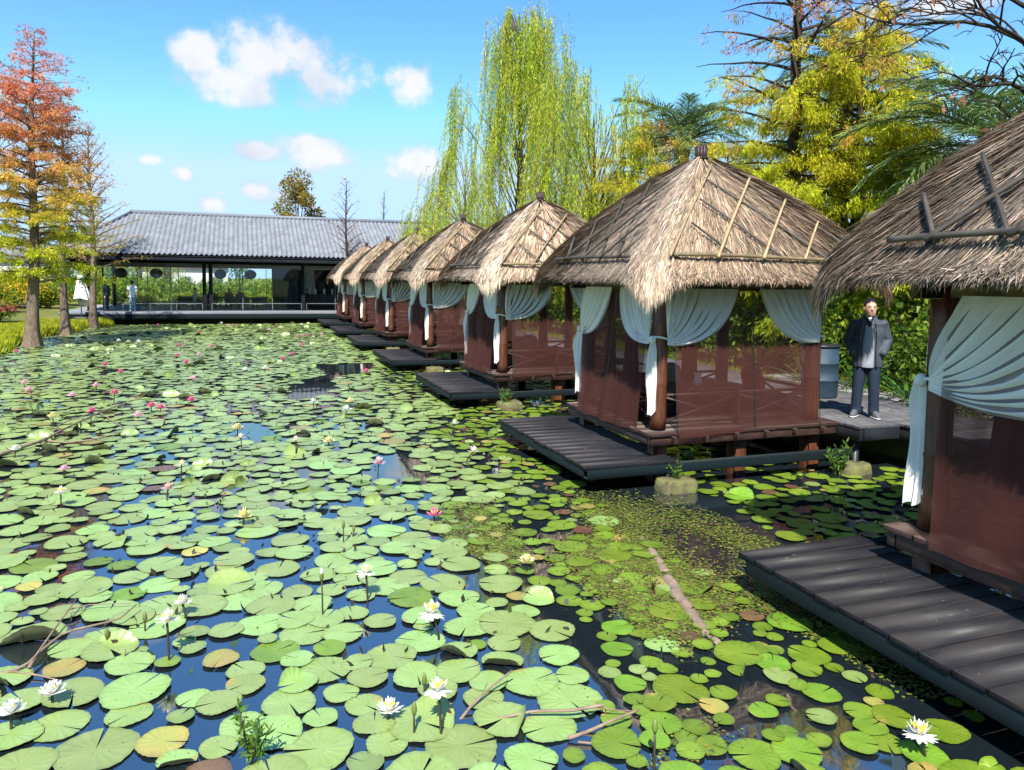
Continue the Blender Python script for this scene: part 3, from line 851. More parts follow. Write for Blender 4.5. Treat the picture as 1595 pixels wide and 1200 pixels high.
# ------------------------------------------------------------------ glass pavilion
BX0, BX1, BYF, BYB = -9.0, 15.0, 47.1, 55.6
ZB = 0.75
pav = thing('glass_pavilion', 'long glass pavilion with grey tiled roof and black posts across the pond', 'building')
pm_ = M['black']
ey0, ey1, ry = 45.4, 57.6, 51.5
ze, zr = 3.92, 6.62
rx0, rx1 = -9.6, 17.0
hipl = 3.2
slope = (zr - ze) / (ry - ey0)
# tiled slopes: pan-and-roll columns, each course stepping over the one below
def tiles(front):
    a = Acc(); pitch = .27; ncol = int((rx1 - rx0) / pitch); nrow = 17
    prof_u = np.array([0, .2, .36, .5, .64, .8]); prof_h = np.array([0, .01, .065, .09, .065, .01])
    us = np.concatenate([(c + prof_u) * pitch for c in range(ncol)]); hs_ = np.tile(prof_h, ncol)
    rowV = []
    r = np.random.default_rng(3)
    cv = r.uniform(.82, 1.12, (ncol, nrow))
    for k in range(nrow):
        for e_, dz in ((0, .030), (1, 0)):
            t = (k + e_) / nrow
            yy = ey0 + t * (ry - ey0) if front else ey1 - t * (ey1 - ry)
            zz = ze + t * (zr - ze) + dz
            X_ = rx0 + us
            X_ = np.maximum(X_, rx0 + hipl * t * 1.0)
            rowV.append(np.stack([X_, np.full_like(us, yy), zz + hs_], -1))
    nn = len(us)
    V_ = np.concatenate(rowV)
    i = np.arange(2 * nrow - 1)[:, None] * nn; j = np.arange(nn - 1)[None, :]
    Q_ = np.stack([i + j, i + j + 1, i + nn + j + 1, i + nn + j], -1).reshape(-1, 4)
    cc = np.repeat(np.repeat(cv.T, 2, axis=0), 6, axis=1).reshape(-1)
    a.add((V_, Q_), np.stack([cc] * 3, -1))
    return a
a = Acc(); a.add((np.array([[rx0, ey0, ze + .03], [rx0, ey1, ze + .03], [rx0 + hipl, ry, zr + .03]]), np.array([[0, 1, 2]])))
a.add((np.array([[rx0, ey0, ze - .06], [rx1, ey0, ze - .06], [rx1, ry, zr - .06], [rx0 + hipl, ry, zr - .06], [rx0, ey1, ze - .06], [rx1, ey1, ze - .06]]),
       [np.array([[0, 1, 2, 3], [4, 5, 2, 3]]), np.array([[0, 3, 4]])]))
proof = a.build('roof', M['black'], pav)
o = tiles(True).build('roof_tiles', M['tile'], proof); tag(o, kind='stuff')
o = tiles(False).build('roof_tiles', M['tile'], proof); tag(o, kind='stuff')
Acc().add(tube([(rx0 + hipl - .1, ry, zr + .08), (rx1, ry, zr + .08)], .13, 8)).build('ridge_cap', M['tile'], proof)
Acc().add(tube([(rx0, ey0, ze + .06), (rx0 + hipl, ry, zr + .08)], .10, 8)).build('ridge_cap', M['tile'], proof)
Acc().add(box(rx0 + .05, rx1, ey0 + .06, ey0 + .20, ze - .30, ze - .075)).build('fascia', pm_, proof)
Acc().add(box(rx0 + .06, rx0 + .2, ey0 + .25, ey1 - .1, ze - .30, ze - .075)).build('fascia', pm_, proof)
Acc().add(box(BX0, BX1, BYF - .1, BYB, 3.36, 3.50)).build('ceiling', mat('grey_ceiling', (.30, .32, .33), (.26, .28, .29), rough=.8), pav)
Acc().add(box(BX0, BX1, BYF + .002, BYF + .2, 3.32, 3.75)).build('lintel', pm_, pav)
Acc().add(box(-9.4, 16, 45.9, 57.5, ZB - .16, ZB)).build('floor_slab', mat('dark_deck', (.20, .215, .23), (.15, .16, .18), rough=.4, scale=2, stretch=(.3, 4, 1)), pav)
Acc().add(box(-9.3, 16, 45.94, 46.05, ZB - .42, ZB - .165)).build('floor_beam', M['steel'], pav)
for x in np.arange(-8.5, 15, 3.0):
    Acc().add(tube([(x, 46.6, -.9), (x, 46.6, ZB - .165)], .09, 8)).build('pile', pm_, pav)
for x in (-8.1, -2.12, -1.78, 3.45, 9.2, 14.6):
    Acc().add(box(x - .10, x + .10, BYF - .12, BYF + .0, ZB + .001, 3.7)).build('post', pm_, pav)
for x in (-8.1, -2.1, 3.45, 9.2, 14.6):
    Acc().add(box(x - .10, x + .10, BYB, BYB + .12, ZB + .001, 3.7)).build('post', pm_, pav)
m, nt, out = new_mat('window_glass')
gl = nd(nt, 'ShaderNodeBsdfGlossy', {'Color': (.9, .95, .95, 1), 'Roughness': .02})
tr = nd(nt, 'ShaderNodeBsdfTransparent', {'Color': (.94, .99, .97, 1)})
fz = nd(nt, 'ShaderNodeFresnel', {'IOR': 1.6})
mx = nd(nt, 'ShaderNodeMixShader', {0: fz.outputs[0], 1: tr.outputs[0], 2: gl.outputs[0]})
nt.links.new(mx.outputs[0], out.inputs[0]); M['glass'] = m
M['frame'] = mat('grey_window_frame', (.20, .22, .23), (.16, .18, .19), rough=.5)
def pane(x0, x1, y, z0=ZB + .04, z1=3.32):
    o = Acc().add((np.array([[x0, y, z0], [x1, y, z0], [x1, y, z1], [x0, y, z1]]), np.array([[0, 1, 2, 3]]))).build('glass_pane', M['glass'], pav)
    Acc().add(box(x0 - .022, x0 + .022, y - .03, y + .03, z0 - .03, z1)).build('mullion', M['frame'], pav)
    return o
for (xa, xb, n) in ((-7.4, -2.2, 3), (-1.68, 3.35, 3), (3.55, 9.1, 3), (9.3, 14.5, 3)):
    for k in range(n): pane(xa + (xb - xa) * k / n, xa + (xb - xa) * (k + 1) / n, BYF + .05)
for (xa, xb, n) in ((-8.0, -2.2, 3), (-2.0, 3.35, 3)):
    for k in range(n): pane(xa + (xb - xa) * k / n, xa + (xb - xa) * (k + 1) / n, BYB + .05)
Acc().add(box(-7.4, 14.5, BYF + .02, BYF + .08, 3.28, 3.325)).build('head_frame', M['frame'], pav)
Acc().add(box(-7.44, -7.36, BYF - .01, BYF + .08, ZB + .001, 3.3)).build('post', pm_, pav)
# glass balustrade rail on the terrace
for x0, x1 in ((-6.3, -2.2), (-1.7, 3.3), (3.6, 9.0)):
    Acc().add(box(x0, x1, 46.18, 46.21, ZB + .44, ZB + .47)).build('rail', M['frame'], pav)
    for x in np.linspace(x0, x1, 4): Acc().add(box(x - .015, x + .015, 46.18, 46.21, ZB + .001, ZB + .438)).build('rail_post', M['frame'], pav)
# darker rooms on the right
M['bluewall'] = mat('blue_grey_wall', (.030, .085, .115), (.02, .06, .085), rough=.4, scale=1.2)
Acc().add(box(1.75, 3.3, 49.2, 49.35, ZB + .001, 3.34)).build('partition', M['bluewall'], pav)
Acc().add(box(3.3, 15, 54.6, 54.75, ZB + .001, 3.34)).build('partition', mat('dark_room_wall', (.035, .05, .055), (.025, .035, .04), rough=.7), pav)
for x in (2.35, 2.75, 3.0): Acc().add(box(x - .03, x + .03, 49.1, 49.19, ZB + .001, 3.3)).build('partition_frame', pm_, pav)
# objects in the pavilion
M['dkfurn'] = mat('dark_furniture', (.085, .09, .095), (.055, .06, .065), rough=.5)
M['grfurn'] = mat('grey_green_furniture', (.10, .13, .13), (.07, .10, .10), rough=.6)
def bench(loc, w, label, mt, d=.42, h=.45, back=True):
    t = thing('bench', label, 'bench', loc, 0, 'benches in the pavilion')
    Acc().add(box(-w / 2, w / 2, -d / 2, d / 2, h - .07, h)).build('seat', mt, t)
    for sx in (-1, 1):
        for sy in (-1, 1): Acc().add(box(sx * (w / 2 - .06) - .03, sx * (w / 2 - .06) + .03, sy * (d / 2 - .05) - .03, sy * (d / 2 - .05) + .03, 0.001, h - .071)).build('leg', mt, t)
    if back: Acc().add(box(-w / 2, w / 2, -d / 2 - .05, -d / 2, h - .02, h + .36)).build('backrest', mt, t)
    return t
def table(loc, w, d, label, mt, h=.74):
    t = thing('table', label, 'table', loc, 0, 'tables in the pavilion')
    Acc().add(box(-w / 2, w / 2, -d / 2, d / 2, h - .05, h)).build('tabletop', mt, t)
    for sx in (-1, 1):
        for sy in (-1, 1): Acc().add(box(sx * (w / 2 - .08) - .03, sx * (w / 2 - .08) + .03, sy * (d / 2 - .08) - .03, sy * (d / 2 - .08) + .03, 0.001, h - .051)).build('leg', mt, t)
    return t
table((-4.3, 48.3, ZB), 2.3, .8, 'long low dark table beside the man in white shirt', M['dkfurn'], .5)
bench((-3.1, 49.2, ZB), 1.2, 'dark bench behind the low table', M['dkfurn'])
table((-.4, 48.6, ZB), 2.6, .8, 'dark dining table in front of the seated guests', M['dkfurn'])
bench((-2.75, 47.75, ZB), .9, 'low dark bench left of the double black post', M['dkfurn'], back=False)
bench((-.35, 47.85, ZB), 1.4, 'dark backed bench before the dining table', M['dkfurn'])
bench((.95, 47.85, ZB), .9, 'short dark backed bench at the end of the dining table', M['dkfurn'])
bench((2.05, 47.75, ZB), .9, 'dark bench in front of the blue wall', M['dkfurn'], back=False)
ct = thing('counter', 'dark bar counter with small white vases in the pavilion', 'counter', (5.2, 48.8, ZB))
Acc().add(box(-1.6, 1.9, -.3, .3, .001, .92)).build('cabinet', M['dkfurn'], ct)
Acc().add(box(-1.65, 1.95, -.34, .34, .921, .97)).build('countertop', M['grfurn'], ct)
vm = Acc().add(loft([(0, 0, 0, .05, .05), (0, 0, .1, .08, .08), (0, 0, .26, .06, .06), (0, 0, .34, .08, .08)], 12)).mesh('vase', True)
for x in (3.95, 4.35, 4.9, 5.4, 5.9): tag(obj('white_vase', vm, M['white'], None, (x, 48.75, ZB + .971)), 'small white vase on the bar counter', 'vase', 'white vases on the counter')
def hang_curtain(loc, w, h, label):
    def fn(u, v): return np.stack([(u - .5) * w, .05 * np.sin(u * 40), h * (1 - v)], -1)
    tag(Acc().add(grid(fn, 40, 3)).build('hanging_curtain', M['white'], None, True, loc), label, 'curtain')
hang_curtain((4.15, 51.0, ZB + .01), .7, 2.5, 'white pleated curtain hanging inside the pavilion by the counter')
# big round woven lamps
M['lamp'] = mat('dark_woven_lamp', (.085, .075, .06), (.04, .036, .03), rough=.8, scale=14, bump=.5)
for (px, py) in ((188, 411), (243, 412), (343, 417), (390, 419)):
    p = ony(px, py, 49.5)
    t = thing('globe_lamp', 'dark woven globe lamp hanging under the pavilion ceiling', 'lamp', (p[0], p[1], 0), 0, 'globe lamps in the pavilion')
    Acc().add(ball((0, 0, 2.92), (.36, .36, .30), 20, 12)).build('shade', M['lamp'], t, smooth=True)
    Acc().add(tube([(0, 0, 3.20), (0, 0, 3.365)], .012, 6)).build('cord', M['black'], t)
# folded parasol at the pavilion's corner
p = ony(127, 492, 45.2)
t = thing('folded_parasol', 'folded white parasol hanging on a pole at the pavilion corner', 'parasol', (p[0], p[1], .40))
Acc().add(tube([(0, 0, 0), (0, 0, 2.95)], .03, 8)).build('pole', M['frame'], t)
def fn(u, v):
    an = u * 2 * math.pi
    rad = (.10 + .30 * v) * (1 + .25 * np.sin(an * 4))
    return np.stack([rad * np.cos(an) + .12 * v, .6 * rad * np.sin(an), 2.35 - (1.45 + .22 * np.sin(an + .5)) * v], -1)
Acc().add(grid(fn, 40, 8)).build('canopy', M['white'], t, smooth=True)
Acc().add(box(-.3, .3, -.3, .3, .001, .10)).build('base', M['dkfurn'], t)

# ------------------------------------------------------------------ people
def skinmat(name, c, rough=.55): return mat(name, c, tuple(x * .86 for x in c), rough=rough, spec=.3, scale=9)
M['skin'] = skinmat('skin', (.56, .34, .24)); M['hair'] = skinmat('black_hair', (.012, .010, .010), .4)
def remesh(o, vox, sm=4):
    md = o.modifiers.new('union', 'REMESH'); md.mode = 'VOXEL'; md.voxel_size = vox; md.use_smooth_shade = True
    s = o.modifiers.new('smooth', 'SMOOTH'); s.factor = .5; s.iterations = sm
    return o
def limb(pts, rad, n=12):
    pts = np.array(pts, float); rad = np.array(rad, float)
    # add a rounded start and end
    k = 5; P = []; Rr = []
    for i_ in range(len(pts) - 1):
        for t in np.linspace(0, 1, k, endpoint=False):
            P.append(pts[i_] * (1 - t) + pts[i_ + 1] * t); Rr.append(rad[i_] * (1 - t) + rad[i_ + 1] * t)
    P.append(pts[-1]); Rr.append(rad[-1])
    d0 = P[0] - P[1]; d0 /= np.linalg.norm(d0); d1 = P[-1] - P[-2]; d1 /= np.linalg.norm(d1)
    P = [P[0] + d0 * Rr[0] * .7, P[0] + d0 * Rr[0] * .4] + P + [P[-1] + d1 * Rr[-1] * .4, P[-1] + d1 * Rr[-1] * .7]
    Rr = [Rr[0] * .55, Rr[0] * .88] + Rr + [Rr[-1] * .88, Rr[-1] * .55]
    return tube(P, Rr, n)
def hand(acc, wrist, d, side, s=1.0):
    """palm, four fingers and a thumb, slightly curled"""
    d = np.array(d, float); d /= np.linalg.norm(d); side = np.array(side, float); side -= d * (side @ d); side /= np.linalg.norm(side)
    nrm = np.cross(d, side); w = np.array(wrist, float)
    acc.add(limb([w, w + d * .045, w + d * .085], [.026, .036, .034], 10))
    for k, (o_, L) in enumerate(((-.028, .072), (-.010, .082), (.009, .078), (.027, .062))):
        b0 = w + d * .085 + side * o_
        acc.add(limb([b0, b0 + d * L * .5 + nrm * .008, b0 + d * L * .85 + nrm * .03], [.0095, .009, .0075], 7))
    b0 = w + d * .03 + side * -.03
    acc.add(limb([b0, b0 - side * .03 + d * .035, b0 - side * .035 + d * .065], [.012, .011, .009], 7))
def head_parts(root, hc, turn=0.0, detail=True, hair=True, sc=1.0):
    """hc: centre of the head; face towards -Y turned by `turn`"""
    ct_, st_ = math.cos(turn), math.sin(turn)
    def T(VF):
        V, F = VF; V = np.asarray(V, float).copy() * sc
        x, y = V[:, 0].copy(), V[:, 1].copy()
        V[:, 0] = x * ct_ - y * st_; V[:, 1] = x * st_ + y * ct_
        return V + np.array(hc), F
    sk = []
    rings = [(0, -.035, -.118, .030, .030), (0, -.030, -.108, .050, .050), (0, -.020, -.085, .062, .072), (0, -.012, -.05, .070, .086), (0, -.004, 0, .076, .096),
             (0, .002, .045, .077, .098), (0, .006, .085, .068, .085), (0, .008, .110, .045, .058), (0, .008, .120, .018, .022)]
    sk.append(T(loft(rings, 22)))
    sk.append(T(limb([(0, -.092, .018), (0, -.108, -.022)], [.010, .017], 8)))
    sk.append(T(limb([(-.030, -.088, .028), (.030, -.088, .028)], [.012, .012], 8)))
    sk.append(T(limb([(-.02, -.090, -.066), (.02, -.090, -.066)], [.011, .011], 8)))
    for s in (-1, 1):
        sk.append(T(ball((s * .079, .008, -.008), (.012, .022, .034), 8, 6)))
    if detail:
        for s in (-1, 1):
            Acc().add(T(ball((s * .031, -.0905, .006), (.010, .007, .0045), 8, 6))).build('eye', M['hair'], root, smooth=True)
            Acc().add(T(limb([(s * .015, -.100, .026), (s * .048, -.092, .026)], [.0032, .0025], 6))).build('eyebrow', M['hair'], root, smooth=True)
        Acc().add(T(limb([(-.026, -.096, -.050), (0, -.104, -.056), (.026, -.096, -.050)], [.003, .006, .003], 6))).build('mouth', mat('lips', (.46, .22, .17), (.42, .2, .16)), root, smooth=True)
    if hair:
        def hf(u, v):
            an = u * 2 * math.pi
            # hairline high at the forehead, low at the back
            fr = .5 * (1 - np.sin(an + 0))              # 1 at the front (-Y)
            zl = .088 * fr ** 1.2 - .052 * (1 - fr) + .012 * np.sin(an * 13)
            z = zl + (.138 - zl) * v
            k = np.sqrt(np.clip(1 - ((np.clip(z, -.05, .138) - .02) / .12) ** 2, 0, 1))
            return np.stack([.086 * k * np.cos(an), .006 + .108 * k * np.sin(an), z], -1)
        Acc().add(T(grid(hf, 40, 10))).build('hair', M['hair'], root, smooth=True)
    return sk

def person(label, loc, rz, top, legs, pose='stand', shirt=None, detail=False, sc=1.0, skirtless=True, turn=0.0, longhair=False, vox=.016, shoes=None):
    root = thing('person', label, 'person', loc, rz, None)
    root.scale = (sc, sc, sc)
    b = Acc()
    if pose == 'stand':
        hip, chest, sh, neck, hd = .93, 1.25, 1.40, 1.47, 1.60
        lg = [[(s * .085, .0, .90), (s * .10, -.012, .50), (s * .105, .015, .09)] for s in (-1, 1)]
        dy = 0
    else:
        hip, chest, sh, neck, hd = .50, .84, .99, 1.07, 1.20
        lg = [[(s * .09, .02, .50), (s * .12, -.42, .50), (s * .12, -.42, .09)] for s in (-1, 1)]
    tor = [(0, 0, hip - .03, .155, .105), (0, 0, hip + .10, .155, .10), (0, -.005, hip + .24, .155, .105), (0, -.005, hip + .36, .185, .115), (0, 0, sh - .02, .19, .10), (0, .005, neck, .10, .07)]
    head = head_parts(root, (0, -.01, hd), turn, detail)
    for h_ in head: b.add(h_)
    b.add(limb([(0, .01, neck - .06), (0, 0, hd - .09)], [.060, .055]))
    b.add(loft([(c[0], c[1], c[2], c[3] * .9, c[4] * .9) for c in tor], 20))
    for p in lg: b.add(limb(p, [.07, .05, .038]))
    if pose == 'stand':
        arms = [[(s * .19, .0, sh - .04), (s * .245, .02, 1.12), (s * .23, -.06, .88)] for s in (-1, 1)]
    else:
        arms = [[(s * .19, .0, sh - .04), (s * .25, -.02, .74), (s * .12, -.26, .72)] for s in (-1, 1)]
    for s, a_ in zip((-1, 1), arms):
        b.add(limb(a_, [.043, .038, .028]))
        d_ = np.array(a_[2]) - np.array(a_[1])
        hand(b, np.array(a_[2]) + .02 * d_ / np.linalg.norm(d_), d_, (s * .3, -.9, .1) if pose == 'stand' else (s, 0, 0))
    remesh(b.build('body', M['skin'], root, smooth=True), .0095 if detail else vox, 2)
    c = Acc()
    c.add(loft([(q[0], q[1], q[2] - (.10 if i_ == 0 else 0), q[3] * 1.08, q[4] * 1.14) for i_, q in enumerate(tor)], 20))
    for a_ in arms:
        e = np.array(a_[1]) * .45 + np.array(a_[0]) * .55 if shirt == 'short' else None
        if shirt == 'short': c.add(limb([a_[0], np.array(a_[0]) * .25 + np.array(a_[1]) * .75], [.066, .068]))
        else: c.add(limb([a_[0], a_[1], np.array(a_[2]) * .92 + np.array(a_[1]) * .08], [.066, .056, .045]))
    remesh(c.build('top', top, root, smooth=True), vox)
    l = Acc()
    l.add(loft([(0, 0, hip - .10, .13, .10), (0, 0, hip + .04, .162, .112)], 18))
    for p in lg: l.add(limb([p[0], p[1], p[2]], [.092, .072, .058]))
    remesh(l.build('trousers', legs, root, smooth=True), vox)
    for p in lg:
        f = p[2]
        Acc().add(loft([(f[0], f[1] - .06, 0.004, .046, .13), (f[0], f[1] - .06, .03, .048, .135), (f[0], f[1] - .045, .06, .042, .11), (f[0], f[1] - .01, .10, .036, .055)], 16)).build('shoe', shoes or M['hair'], root, smooth=True)
    if longhair:
        Acc().add(limb([(0, .03, hd + .05), (0, .07, hd - .06), (0, .09, hd - .2)], [.09, .085, .06])).build('hair', M['hair'], root, smooth=True)
    return root

# the man on the walkway: open dark jacket, grey shirt, jeans
M['jacket'] = mat('charcoal_jacket', (.040, .048, .062), (.060, .070, .086), rough=.6, spec=.25, scale=7, bump=.6, bscale=7)
M['lining'] = mat('black_pullover', (.008, .009, .012), (.014, .015, .018), rough=.8)
M['shirt'] = mat('grey_shirt', (.30, .31, .35), (.24, .25, .29), rough=.85, scale=40, bump=.1)
M['jeans'] = mat('dark_jeans', (.007, .015, .034), (.012, .022, .044), rough=.85, scale=6, bump=.25, bscale=8)
M['sneaker'] = mat('grey_sneaker', (.11, .11, .125), (.07, .07, .08), rough=.7, scale=30)
M['sole'] = mat('white_sole', (.65, .65, .63), (.5, .5, .5), rough=.7)
man = thing('person', 'smiling man in open charcoal jacket and jeans standing on the walkway, hands in pockets', 'person', (8.90, 8.66, ZF - .002), R(-42)); man.scale = (1.04, 1.04, 1.04)
b = Acc()
for h_ in head_parts(man, (.005, -.02, 1.60), R(12), True, sc=1.06): b.add(h_)
b.add(limb([(0, .015, 1.40), (0, -.005, 1.52)], [.062, .056]))
b.add(loft([(0, 0, .90, .14, .09), (0, 0, 1.05, .14, .09), (0, 0, 1.3, .165, .10), (0, 0, 1.41, .14, .08)], 20))
LG = [[(-.085, .0, .90), (-.108, -.02, .50), (-.122, .015, .10)], [(.085, .0, .90), (.10, -.035, .50), (.112, -.015, .10)]]
for p in LG: b.add(limb(p, [.07, .05, .04]))
ARM = [[(s * .185, .005, 1.375), (s * .262, .05, 1.13), (s * .195, -.085, .95)] for s in (-1, 1)]
for s, a_ in zip((-1, 1), ARM):
    b.add(limb(a_, [.045, .040, .030]))
    hand(b, np.array(a_[2]) + [-s * .02, .03, 0], (-s * .45, .25, -.85), (0, -1, .2))
remesh(b.build('body', M['skin'], man, smooth=True), .0085, 2)
j = Acc()
j.add(loft([(0, .005, .735, .205, .130), (0, .005, .80, .212, .138), (0, .0, .95, .200, .130), (0, 0, 1.12, .198, .128), (0, 0, 1.28, .212, .132), (0, .005, 1.38, .205, .115), (0, .01, 1.435, .135, .09)], 26, 2.3))
for a_ in ARM: j.add(limb([a_[0], a_[1], a_[2]], [.074, .064, .056]))
remesh(j.build('jacket', M['jacket'], man, smooth=True), .013, 3)
for s in (-1, 1):      # lapel edges and collar
    Acc().add(limb([(s * .062, -.045, 1.445), (s * .088, -.100, 1.39), (s * .112, -.130, 1.24), (s * .108, -.135, 1.0), (s * .118, -.132, .76)], [.018, .022, .018, .015, .013], 8)).build('lapel', M['jacket'], man, smooth=True)
    Acc().add(limb([(s * .04, .075, 1.485), (s * .085, .03, 1.48), (s * .085, -.035, 1.455), (s * .092, -.085, 1.40)], [.016, .022, .024, .016], 8)).build('collar', M['jacket'], man, smooth=True)
sh_ = Acc().add(loft([(0, -.052, .735, .105, .092), (0, -.052, .80, .110, .098), (0, -.052, .95, .110, .095), (0, -.048, 1.12, .108, .094), (0, -.042, 1.27, .105, .098), (0, -.035, 1.34, .09, .095), (0, -.02, 1.40, .06, .07)], 24, 2.2))
remesh(sh_.build('shirt', M['shirt'], man, smooth=True), .011, 2)
pv = Acc()
pv.add(loft([(0, -.032, 1.32, .025, .112), (0, -.028, 1.38, .062, .100), (0, -.012, 1.44, .078, .084), (0, 0, 1.475, .070, .074)], 20))
remesh(pv.build('pullover', M['lining'], man, smooth=True), .010, 1)
Acc().add(loft([(0, -.030, 1.40, .022, .085), (0, -.020, 1.44, .045, .078), (0, -.008, 1.485, .062, .068)], 18)).build('undershirt', M['white'], man, smooth=True)
for z in (1.22, 1.11, 1.00, .89, .80):
    Acc().add(ball((.004, -.148, z), (.008, .005, .008), 8, 5)).build('button', M['sole'], man, smooth=True)
t = Acc()
t.add(loft([(0, 0, .78, .15, .11), (0, 0, .90, .165, .115), (0, 0, 1.0, .160, .108)], 20))
for p in LG: t.add(limb([p[0], p[1], (p[2][0], p[2][1], .09)], [.102, .080, .072]))
for p in LG: t.add(limb([(p[2][0], p[2][1], .15), (p[2][0], p[2][1] - .006, .085)], [.076, .078]))
remesh(t.build('jeans', M['jeans'], man, smooth=True), .013, 3)
for p, tw in zip(LG, (-.32, .30)):
    f = p[2]
    for nm, mt, rings in (('shoe', M['sneaker'], [(0, -.07, .026, .046, .135), (0, -.07, .045, .048, .135), (0, -.055, .075, .042, .115), (0, -.02, .105, .038, .065), (0, .0, .125, .036, .045)]),
                          ('sole', M['sole'], [(0, -.07, .003, .047, .138), (0, -.07, .025, .050, .141)])):
        P, F = loft(rings, 20, 2.4)
        c_, s_ = math.cos(tw), math.sin(tw); x, y_ = P[:, 0].copy(), P[:, 1].copy()
        P[:, 0] = x * c_ - y_ * s_ + f[0]; P[:, 1] = x * s_ + y_ * c_ + f[1]
        Acc().add((P, F)).build(nm, mt, man, smooth=True)

# guests of the pavilion
cl_white = mat('white_tshirt', (.68, .74, .74), (.6, .66, .66), rough=.85); cl_blue = mat('light_blue_jeans', (.22, .36, .46), (.16, .28, .38), rough=.85)
cl_black = mat('black_clothes', (.012, .013, .018), (.02, .022, .028), rough=.8); cl_navy = mat('navy_clothes', (.015, .025, .05), (.02, .03, .05), rough=.8)
cl_grey = mat('pale_green_shirt', (.30, .38, .38), (.24, .32, .32), rough=.85)
p = ony(207, 487, 46.45)
person('man in white t-shirt and light blue jeans standing on the pavilion terrace, back turned', (p[0], 46.45, ZB), R(170), cl_white, cl_blue, 'stand', 'short', shoes=M['sole'])
p = ony(166, 487, 46.7)
person('person in black top and navy trousers standing beside the pavilion corner post', (p[0], 46.75, ZB), R(60), cl_black, cl_navy, 'stand', longhair=True)
for (px, yy, rz, lab, tp, lh) in ((304, 48.15, 120, 'seated guest in pale shirt left of the double black post', cl_grey, False),
                             (331, 49.4, 10, 'seated guest in dark clothes right of the double black post', cl_black, False),
                             (357, 49.45, -5, 'large seated guest in dark clothes behind the dining table', cl_black, True),
                             (374, 49.35, 10, 'seated guest in navy clothes at the end of the dining table', cl_navy, False),
                             (478, 48.3, -70, 'guest in dark clothes seated before the bar counter', cl_black, False)):
    p = ony(px, 480, yy)
    person(lab, (p[0], yy, ZB), R(rz), tp, cl_black, 'sit', longhair=lh)
    st = thing('stool', 'dark stool under the %s' % lab, 'stool', (p[0], yy, ZB), 0, 'stools in the pavilion')
    Acc().add(box(-.17, .17, -.17, .17, .36, .41)).build('seat', M['dkfurn'], st)
    for sx in (-1, 1):
        for sy in (-1, 1): Acc().add(box(sx * .14 - .02, sx * .14 + .02, sy * .14 - .02, sy * .14 + .02, .001, .359)).build('leg', M['dkfurn'], st)
# ------------------------------------------------------------------ trees
M['bark'] = mat('grey_brown_bark', (0.22, 0.165, 0.12), (0.10, 0.075, 0.055), rough=.9, spec=.1, scale=9, stretch=(3, 3, .5), bump=.7, bscale=16)
M['barkdark'] = mat('dark_bark', (0.060, 0.045, 0.036), (0.032, 0.025, 0.02), rough=.9, spec=.1, scale=9, stretch=(3, 3, .5), bump=.6, bscale=16)
M['twig'] = mat('twig_bark', (0.16, 0.11, 0.075), (0.09, 0.065, 0.05), rough=.9, spec=.1, scale=8)
M['leaf'] = leaf_mat('foliage', (1.12, 1.1, 1.05), transl=.48)
M['leafgloss'] = leaf_mat('glossy_foliage', transl=.25, rough=.35, spec=.45)
def trunk_geo(H, r0, flare, r, lean=(0, 0), n=22, lobes=7, top=.985, flare_h=.45):
    t = np.linspace(0, top, 34) ** 1.25; z = t * H
    w = np.stack([np.sin(z * .8 + r.uniform(0, 6)) * .05 + lean[0] * t ** 1.2, np.sin(z * .7 + r.uniform(0, 6)) * .05 + lean[1] * t ** 1.2, z - .25], -1)
    w[:, :2] -= w[0, :2]
    rad = r0 * (1 - t) ** .85 + .012 + r0 * flare * np.exp(-z / flare_h)
    a = np.arange(n) * 2 * math.pi / n
    ph = r.uniform(0, 6)
    mod = 1 + (.20 * np.exp(-z / (flare_h * 1.6)))[:, None] * (np.sin(a * lobes + ph) + .5 * np.sin(a * (lobes + 4) + 1))[None] + .03 * np.sin(a * 5 + 1)[None]
    return w, rad, tube(w, rad, n, True, mod)
def pick(cols, wts, n, r):
    cols = np.array(cols); k = r.choice(len(cols), n, p=np.array(wts) / sum(wts))
    return cols[k]
